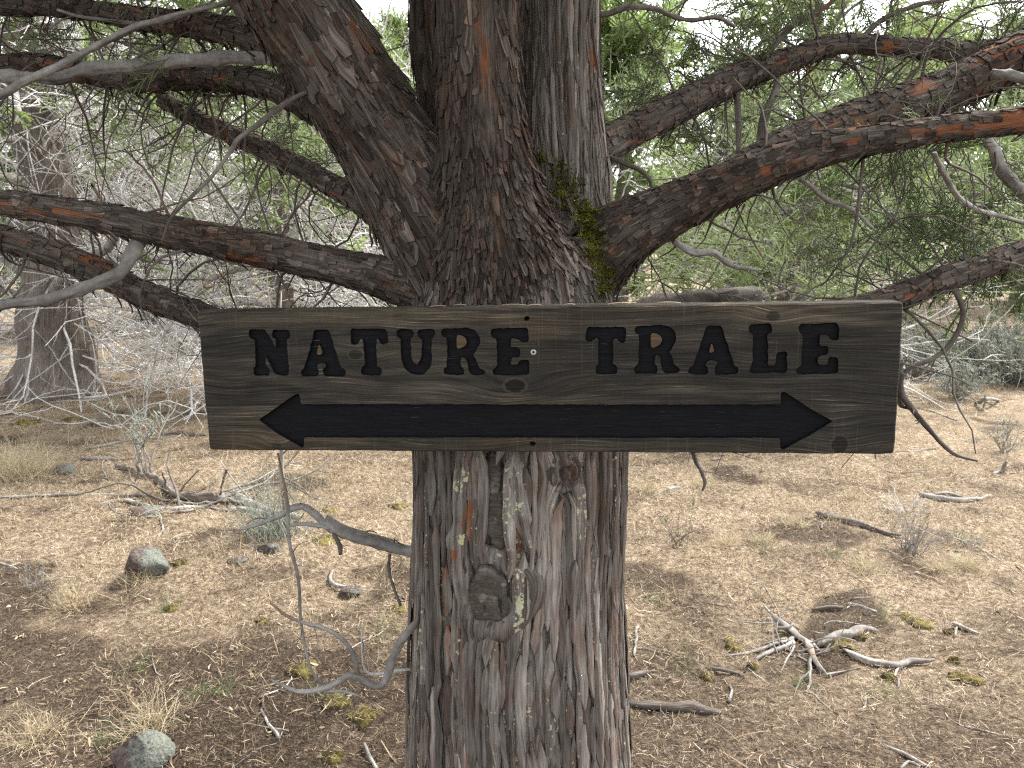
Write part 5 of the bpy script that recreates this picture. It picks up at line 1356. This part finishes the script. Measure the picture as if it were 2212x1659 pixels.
for q in range(16):
    cpx, cpy = k8(gk.normal(690, 40), gk.normal(1200, 35)); c_ = gnd(cpx, cpy)
    P = walk(c_[None], gk.normal(size=(1, 3)) * [1, 1, .3], np.array([gk.uniform(.08, .28)]), 8, .22, .0, gk)[0]; rr = gk.uniform(.0018, .0045) * np.linspace(1, .4, 8)
    P[:, 2] = np.maximum(P[:, 2], gz(P[:, 0], P[:, 1]) + rr); V, F4, F3, bk = tube(P, rr, 6)
    tag(build('root_twig', V, F4, M[('stick', 'twig_grey')[q % 2]], P[0], None, F3), 'short dead twig heaped over the uprooted root', 'twig', 'twigs over the uprooted root')
stick(K8([(770,1200,7),(830,1175,11),(900,1160,12),(950,1142,9),(1000,1150,5)]), 'twig_pale', 'mossy bleached branch lying beside the uprooted root', gnarl=.35)
stick(K8([(865,1215,4),(905,1240,7),(960,1265,8),(1050,1275,9),(1120,1265,8),(1205,1252,3)]), 'twig_pale', 'long silvery branch beyond the uprooted root', gnarl=.3, subs=[K8([(1070,1275,4),(1060,1310,4),(1075,1340,4),(1065,1362,3)])])
stick(K8([(740,1370,3),(800,1430,4),(870,1490,5),(940,1535,6),(1000,1575,6),(1080,1605,6),(1180,1660,7)]), 'twig_pale', 'long thin pale root trailing over the needle litter', gnarl=.2)
stick(K8([(890,1478,4),(930,1485,6),(990,1510,6),(1055,1548,4)]), 'twig_pale', 'pale stick beside the trailing root', gnarl=.3)
stick(K8([(945,1400,3),(940,1430,4),(925,1450,3)]), 'twig_pale', 'small curled pale twig beside the trailing root')
stick(K8([(1270,1120,8),(1300,1130,7),(1340,1145,5),(1415,1165,3)]), 'twig_pale', 'white knobbly stick beside an ochre moss cushion', gnarl=.4, subs=[K8([(1285,1135,5),(1280,1165,4)])])
stick(K8([(60,1425,9),(130,1435,13),(220,1432,14),(300,1440,13),(350,1452,10),(395,1450,5)]), 'bark', 'short dark log on the litter close to the trunk', gnarl=.4)
stick(K8([(55,1320,10),(90,1310,9),(130,1300,4)]), 'bark', 'dark bark lump against the foot of the trunk', gnarl=.5)
stick(K8([(85,1128,4),(75,1150,5),(80,1180,5),(70,1235,3)]), 'twig_pale', 'white curved stick standing out beside the trunk', gnarl=.15)
stick(K8([(1080,1668,4),(1110,1640,4),(1150,1655,3)]), 'twig_pale', 'pale twig end near the trailing root tip')
stick(K8([(750,1068,4),(810,1060,6),(860,1058,4)]), 'bark', 'dark short bark strip above the uprooted root', gnarl=.3)
stick(K8([(875,1045,5),(920,1055,6),(985,1075,4)]), 'twig_grey', 'greyish split stick above the mossy branch', gnarl=.35)
stick(K8([(885,1030,5),(930,1022,6),(970,1018,3)]), 'bark', 'reddish brown bark strip above the split stick', gnarl=.3)
stick(K8([(430,1410,5),(440,1380,4),(436,1345,2)]), 'twig_grey', 'grey splinter pointing away from the dark log', gnarl=.3)
stick(K8([(340,1285,4),(400,1292,5),(470,1310,4),(490,1320,2)]), 'bark', 'brown bark strip in front of the uprooted root', gnarl=.3)
stick(K8([(200,618,5),(225,608,6),(250,605,4)]), 'twig_grey', 'short grey stick far out behind the trunk')
stick(K8([(365,500,3),(400,497,4),(415,500,3)]), 'twig_grey', 'tiny dark stick in the far straw')
stick(K8([(955,555,1.5),(1000,540,2),(1080,548,2),(1170,545,1.5)]), 'twig_pale', 'thin pale stick in the far straw below the sign end')
stick(K8([(1420,555,4),(1460,540,6),(1480,505,3,.08)]), 'twig_pale', 'forked bleached stick far out by the pale sagebrush')
stick(K8([(1060,470,2),(1130,468,2.5),(1210,455,2)]), 'twig_grey', 'grey stick in straw under the sign end')
stick(K8([(1090,290,2),(1200,320,2.5),(1290,350,2)]), 'twig_grey', 'thin grey stick in front of the sagebrush band')
stick(K8([(1360,290,4),(1400,268,5,.10),(1450,275,3)]), 'twig_grey', 'tangle of grey sticks by the sagebrush band', subs=[K8([(1370,270,3),(1410,285,3),(1440,300,2)]), K8([(1390,300,3),(1400,275,3,.08),(1395,255,2,.15)])])

gsx = np.random.default_rng(99)
for q in range(22):
    cpx, cpy = k7(gsx.normal(880, 110), gsx.normal(560, 28)); c_ = gnd(cpx, cpy)
    P = walk(c_[None], gsx.normal(size=(1, 3)) * [1, .6, .25], np.array([gsx.uniform(.25, .8)]), 9, .15, .02, gsx)[0]; rr = gsx.uniform(.004, .011) * np.linspace(1, .35, 9)
    P[:, 2] = np.maximum(P[:, 2], gz(P[:, 0], P[:, 1]) + rr * .8); V, F4, F3, bk = tube(P, rr, 6)
    tag(build('pile_twig', V, F4, M[('stick', 'twig_grey', 'twig_dark')[q % 3]], P[0], None, F3), 'thin dead stick of the tangle heaped on the rotten log', 'twig', 'sticks heaped on the rotten log')
for q in range(70):
    far_ = q >= 40
    r_ = gsx.uniform(2.2, 4.4) if not far_ else gsx.uniform(4.4, 9.0); t_ = gsx.uniform(-.56, .56); x0, y0 = r_ * math.sin(t_), r_ * math.cos(t_)
    if not off_trunk(x0, y0): continue
    P = walk(np.array([[x0, y0, 0]]), np.array([[gsx.normal(), gsx.normal(), 0]]), np.array([gsx.uniform(.10, .34) * (1.6 if far_ else 1)]), 9, .15, 0, gsx)[0]
    rr = gsx.uniform(.0012, .0030) * (1.7 if far_ else 1) * np.linspace(1, .4, 9); P[:, 2] = gz(P[:, 0], P[:, 1]) + rr * .9
    V, F4, F3, bk = tube(P, rr, 6)
    tag(build('fallen_twig', V, F4, M['twig_grey' if q % 4 else 'twig_pale'], P[4], None, F3), 'thin bare bleached twig lying loose on the litter and straw', 'twig', 'loose twigs on the ground')

# ------------------------------------------------------------------ moss cushions
MOSSN = Acc()
def cushion(px_, py_, wpx, seed, label, group):
    p = gnd(px_, py_); wd = wpx / F * depth(p) * .42; g = np.random.default_rng(seed); n, m_ = 30, 8
    t_ = np.arange(n) * 2 * math.pi / n; V_ = []
    for j in range(1, m_ + 1):
        f = j / m_; rr = wd * f * (1 + .55 * vnoise(np.cos(t_) * 1.8 + seed, np.sin(t_) * 1.8, seed=seed) + .28 * vnoise(np.cos(t_) * 5, np.sin(t_) * 5, seed=seed))
        X = p[0] + rr * np.cos(t_); Y = p[1] + rr * np.sin(t_) * 1.1
        V_.append(np.stack([X, Y, gz(X, Y) + .006 + .012 * (1 - f * f) * (1 + .5 * vnoise(X * 60, Y * 60, seed=seed)) - .014 * (f > .99)], -1))
    V_ = np.vstack(V_ + [np.array([[p[0], p[1], gz(p[0], p[1]) + .020]])])
    i = np.arange(m_ - 1)[:, None] * n; j = np.arange(n)[None]; j2 = (j + 1) % n
    F_ = np.stack([i + j, i + n + j, i + n + j2, i + j2], -1).reshape(-1, 4); F3_ = np.stack([np.full(n, len(V_) - 1), j[0], j2[0]], -1)
    o = tag(build('moss_cushion', V_, F_, M['moss'], p, None, F3_), label, 'moss', group)
    nn = 70; rr = wd * np.sqrt(g.uniform(0, 1.3, nn)); an = g.uniform(0, 6.28, nn); Xn = p[0] + rr * np.cos(an); Yn = p[1] + rr * np.sin(an)
    Vn, Fn, tn = ribbons(Xn, Yn, g.uniform(.010, .03, nn), g.uniform(.0016, .0034, nn), g.beta(1.5, 1.5, nn), g, .3, .5, 2, .02)
    MOSSN.add(Vn, Fn, tone=tn)
for q, (xy, w_) in enumerate([((110, 225), 60), ((300, 212), 44), ((745, 812), 36), ((715, 995), 34), ((1095, 1048), 34), ((1255, 1255), 70), ((1520, 1440), 80), ((1340, 720), 60), ((1640, 1010), 46), ((1400, 1385), 60), ((1660, 575), 40), ((1370, 590), 50), ((1380, 1610), 40)]):
    cushion(*k7(*xy), w_, 300 + q, 'flat yellow green moss cushion left of the trunk in the litter', 'moss cushions left of the trunk')
for q, (xy, w_) in enumerate([((1140, 1105), 66), ((445, 1195), 46), ((840, 1190), 70), ((935, 1168), 26), ((1320, 1318), 68), ((350, 1310), 32), ((1030, 1312), 36), ((515, 1275), 28), ((1255, 1142), 24), ((1285, 1250), 26)]):
    cushion(*k8(*xy), w_, 400 + q, 'small ochre moss cushion among the sticks right of the trunk', 'moss cushions right of the trunk')

MOSSN.out('needles_on_moss', M['litter'], smooth=False, kind='stuff')['label'] = 'dry needles strewn over the moss cushions'

# ------------------------------------------------------------------ sagebrush and saplings
def make_sage(seed, loc, h, label, group=None, nst=45, nleaf=1500, mat='sage', stem='twig_grey', spread=.9, leaf=(.02, .05)):
    g = np.random.default_rng(seed); loc = np.asarray(loc, float)
    t = thing('sagebrush', loc, label, 'shrub', group)
    d = np.stack([g.normal(size=nst) * spread, g.normal(size=nst) * spread, np.full(nst, 1.0)], -1)
    S1 = walk(np.array([[0, 0, -.01]]).repeat(nst, 0) + .02 * g.normal(size=(nst, 3)) * [1, 1, 0], d, h * g.uniform(.6, 1.15, nst), 7, .16, -.02, g); a = Acc()
    a.add(*tubes(S1, g.uniform(.003, .006, nst)[:, None] * np.linspace(1, .3, 7)[None] * (h / .5), 4))
    p, dd, _, _ = sprout(S1, nst * 6, .3, 1.0, .9, g); dd[:, 2] += .5; S2 = walk(p, dd, h * g.uniform(.12, .35, len(p)), 4, .2, 0, g)
    a.add(*tubes(S2, np.linspace(.002, .001, 4)[None].repeat(len(p), 0) * (h / .5), 3)); a.out('stems', M[stem], (0, 0, 0), t, kind='stuff')
    if nleaf:
        p, dd, _, _ = sprout(S2, nleaf, .1, 1.0, 1.0, g); dd[:, 2] += .4; Lf = walk(p, dd, g.uniform(*leaf, nleaf) * h / .5, 3, .2, 0, g)
        b = Acc(); b.add(*tubes(Lf, np.array([.0022, .004, .001])[None].repeat(nleaf, 0) * (h / .5), 3)); b.out('leaves', M[mat], (0, 0, 0), t, kind='stuff')
    return t
SG = 'silvery sagebrush of the band along the foot of the thicket'; SGG = 'sagebrush along the thicket'
s0 = make_sage(501, gnd(*k8(1290, 265)), .42, 'round pale sagebrush standing in front of the sagebrush band')
s1 = make_sage(502, gnd(*k8(1480, 210)), .60, SG, SGG)
for q, (xx, yy, sc_) in enumerate([(1120, 190, .9), (1200, 180, .8), (1400, 180, 1.1), (1540, 215, 1.0), (1320, 170, .8), (1600, 200, 1.2), (1250, 165, .9), (1450, 165, 1.0), (1160, 165, 1.0), (1700, 190, 1.0), (1520, 160, 1.1)]):
    copy_tree(s1, gnd(*k8(xx, yy)), q * 1.3, sc_, SG, SGG)
make_sage(503, gnd(*k8(1480, 470)), .26, 'small pale sagebrush seedling by the forked bleached stick', nst=22, nleaf=500)
make_sage(504, gnd(*k8(1115, 840)), .22, 'wiry leafless grey shrublet between the charred branch and the straw', nst=40, nleaf=0, spread=.8)
make_sage(505, gnd(*k8(1095, 700)), .16, 'low bleached twig tangle before the flat weathered branch', nst=26, nleaf=0, stem='twig_pale', spread=1.2)
make_sage(506, gnd(*k8(240, 830)), .26, 'dark wiry herb beside the trunk on the open ground', nst=9, nleaf=40, mat='green_herb', stem='twig_dark', spread=.5)
make_sage(507, gnd(*k8(1320, 830)), .12, 'tiny pale green herb on the straw', nst=14, nleaf=220, mat='sage')
make_sage(508, gnd(*k7(150, 920)), .14, 'greyish tuft of herb left of the boulder', nst=18, nleaf=120, mat='sage')
# the slim green sapling and the dead sapling left of the sign
make_sage(511, gnd(*k7(610, 440)), .62, 'slim young sapling with sparse blue green leaves beyond the rotten log', nst=7, nleaf=130, mat='sage', stem='twig_grey', spread=.22, leaf=(.02, .05))
pS = gnd(*k7(1190, 690)); sap = thing('dead_sapling', pS, 'upright dead grey sapling trunk with wispy green growth below the sign', 'sapling')
gq = np.random.default_rng(7)
V, F4, F3, bk = tube(np.array([[0, 0, -.03], [.004, 0, .15], [-.012, 0, .35], [.012, .01, .60], [.0, .01, .95], [.03, .02, 1.25]]), np.array([.019, .015, .013, .011, .007, .003]), 10, lambda A, S, RR: RR * .15 * vnoise(A * 2, S * 20, seed=4))
build('trunk', V, F4, M['twig_grey'], (0, 0, 0), sap, F3)
S1 = walk(np.stack([np.zeros(16), np.zeros(16), gq.uniform(.05, .9, 16)], -1), gq.normal(size=(16, 3)) + [0, 0, .3], gq.uniform(.12, .4, 16), 7, .2, .02, gq)
V, F4 = tubes(S1, np.linspace(.004, .001, 7)[None].repeat(16, 0), 4); build('twigs', V, F4, M['twig_dark'], (0, 0, 0), sap, kind='stuff')
X = gq.normal(size=260) * .09 - .05; Y = gq.normal(size=260) * .08
Pb = walk(np.stack([X, Y, np.zeros(260)], -1), np.stack([gq.normal(size=260) * .3, gq.normal(size=260) * .3, np.ones(260)], -1), gq.uniform(.12, .45, 260), 5, .12, .03, gq)
V, F4 = tubes(Pb, np.linspace(.0016, .0006, 5)[None].repeat(260, 0), 3); build('green_growth', V, F4, M['sage'], (0, 0, 0), sap, kind='stuff')
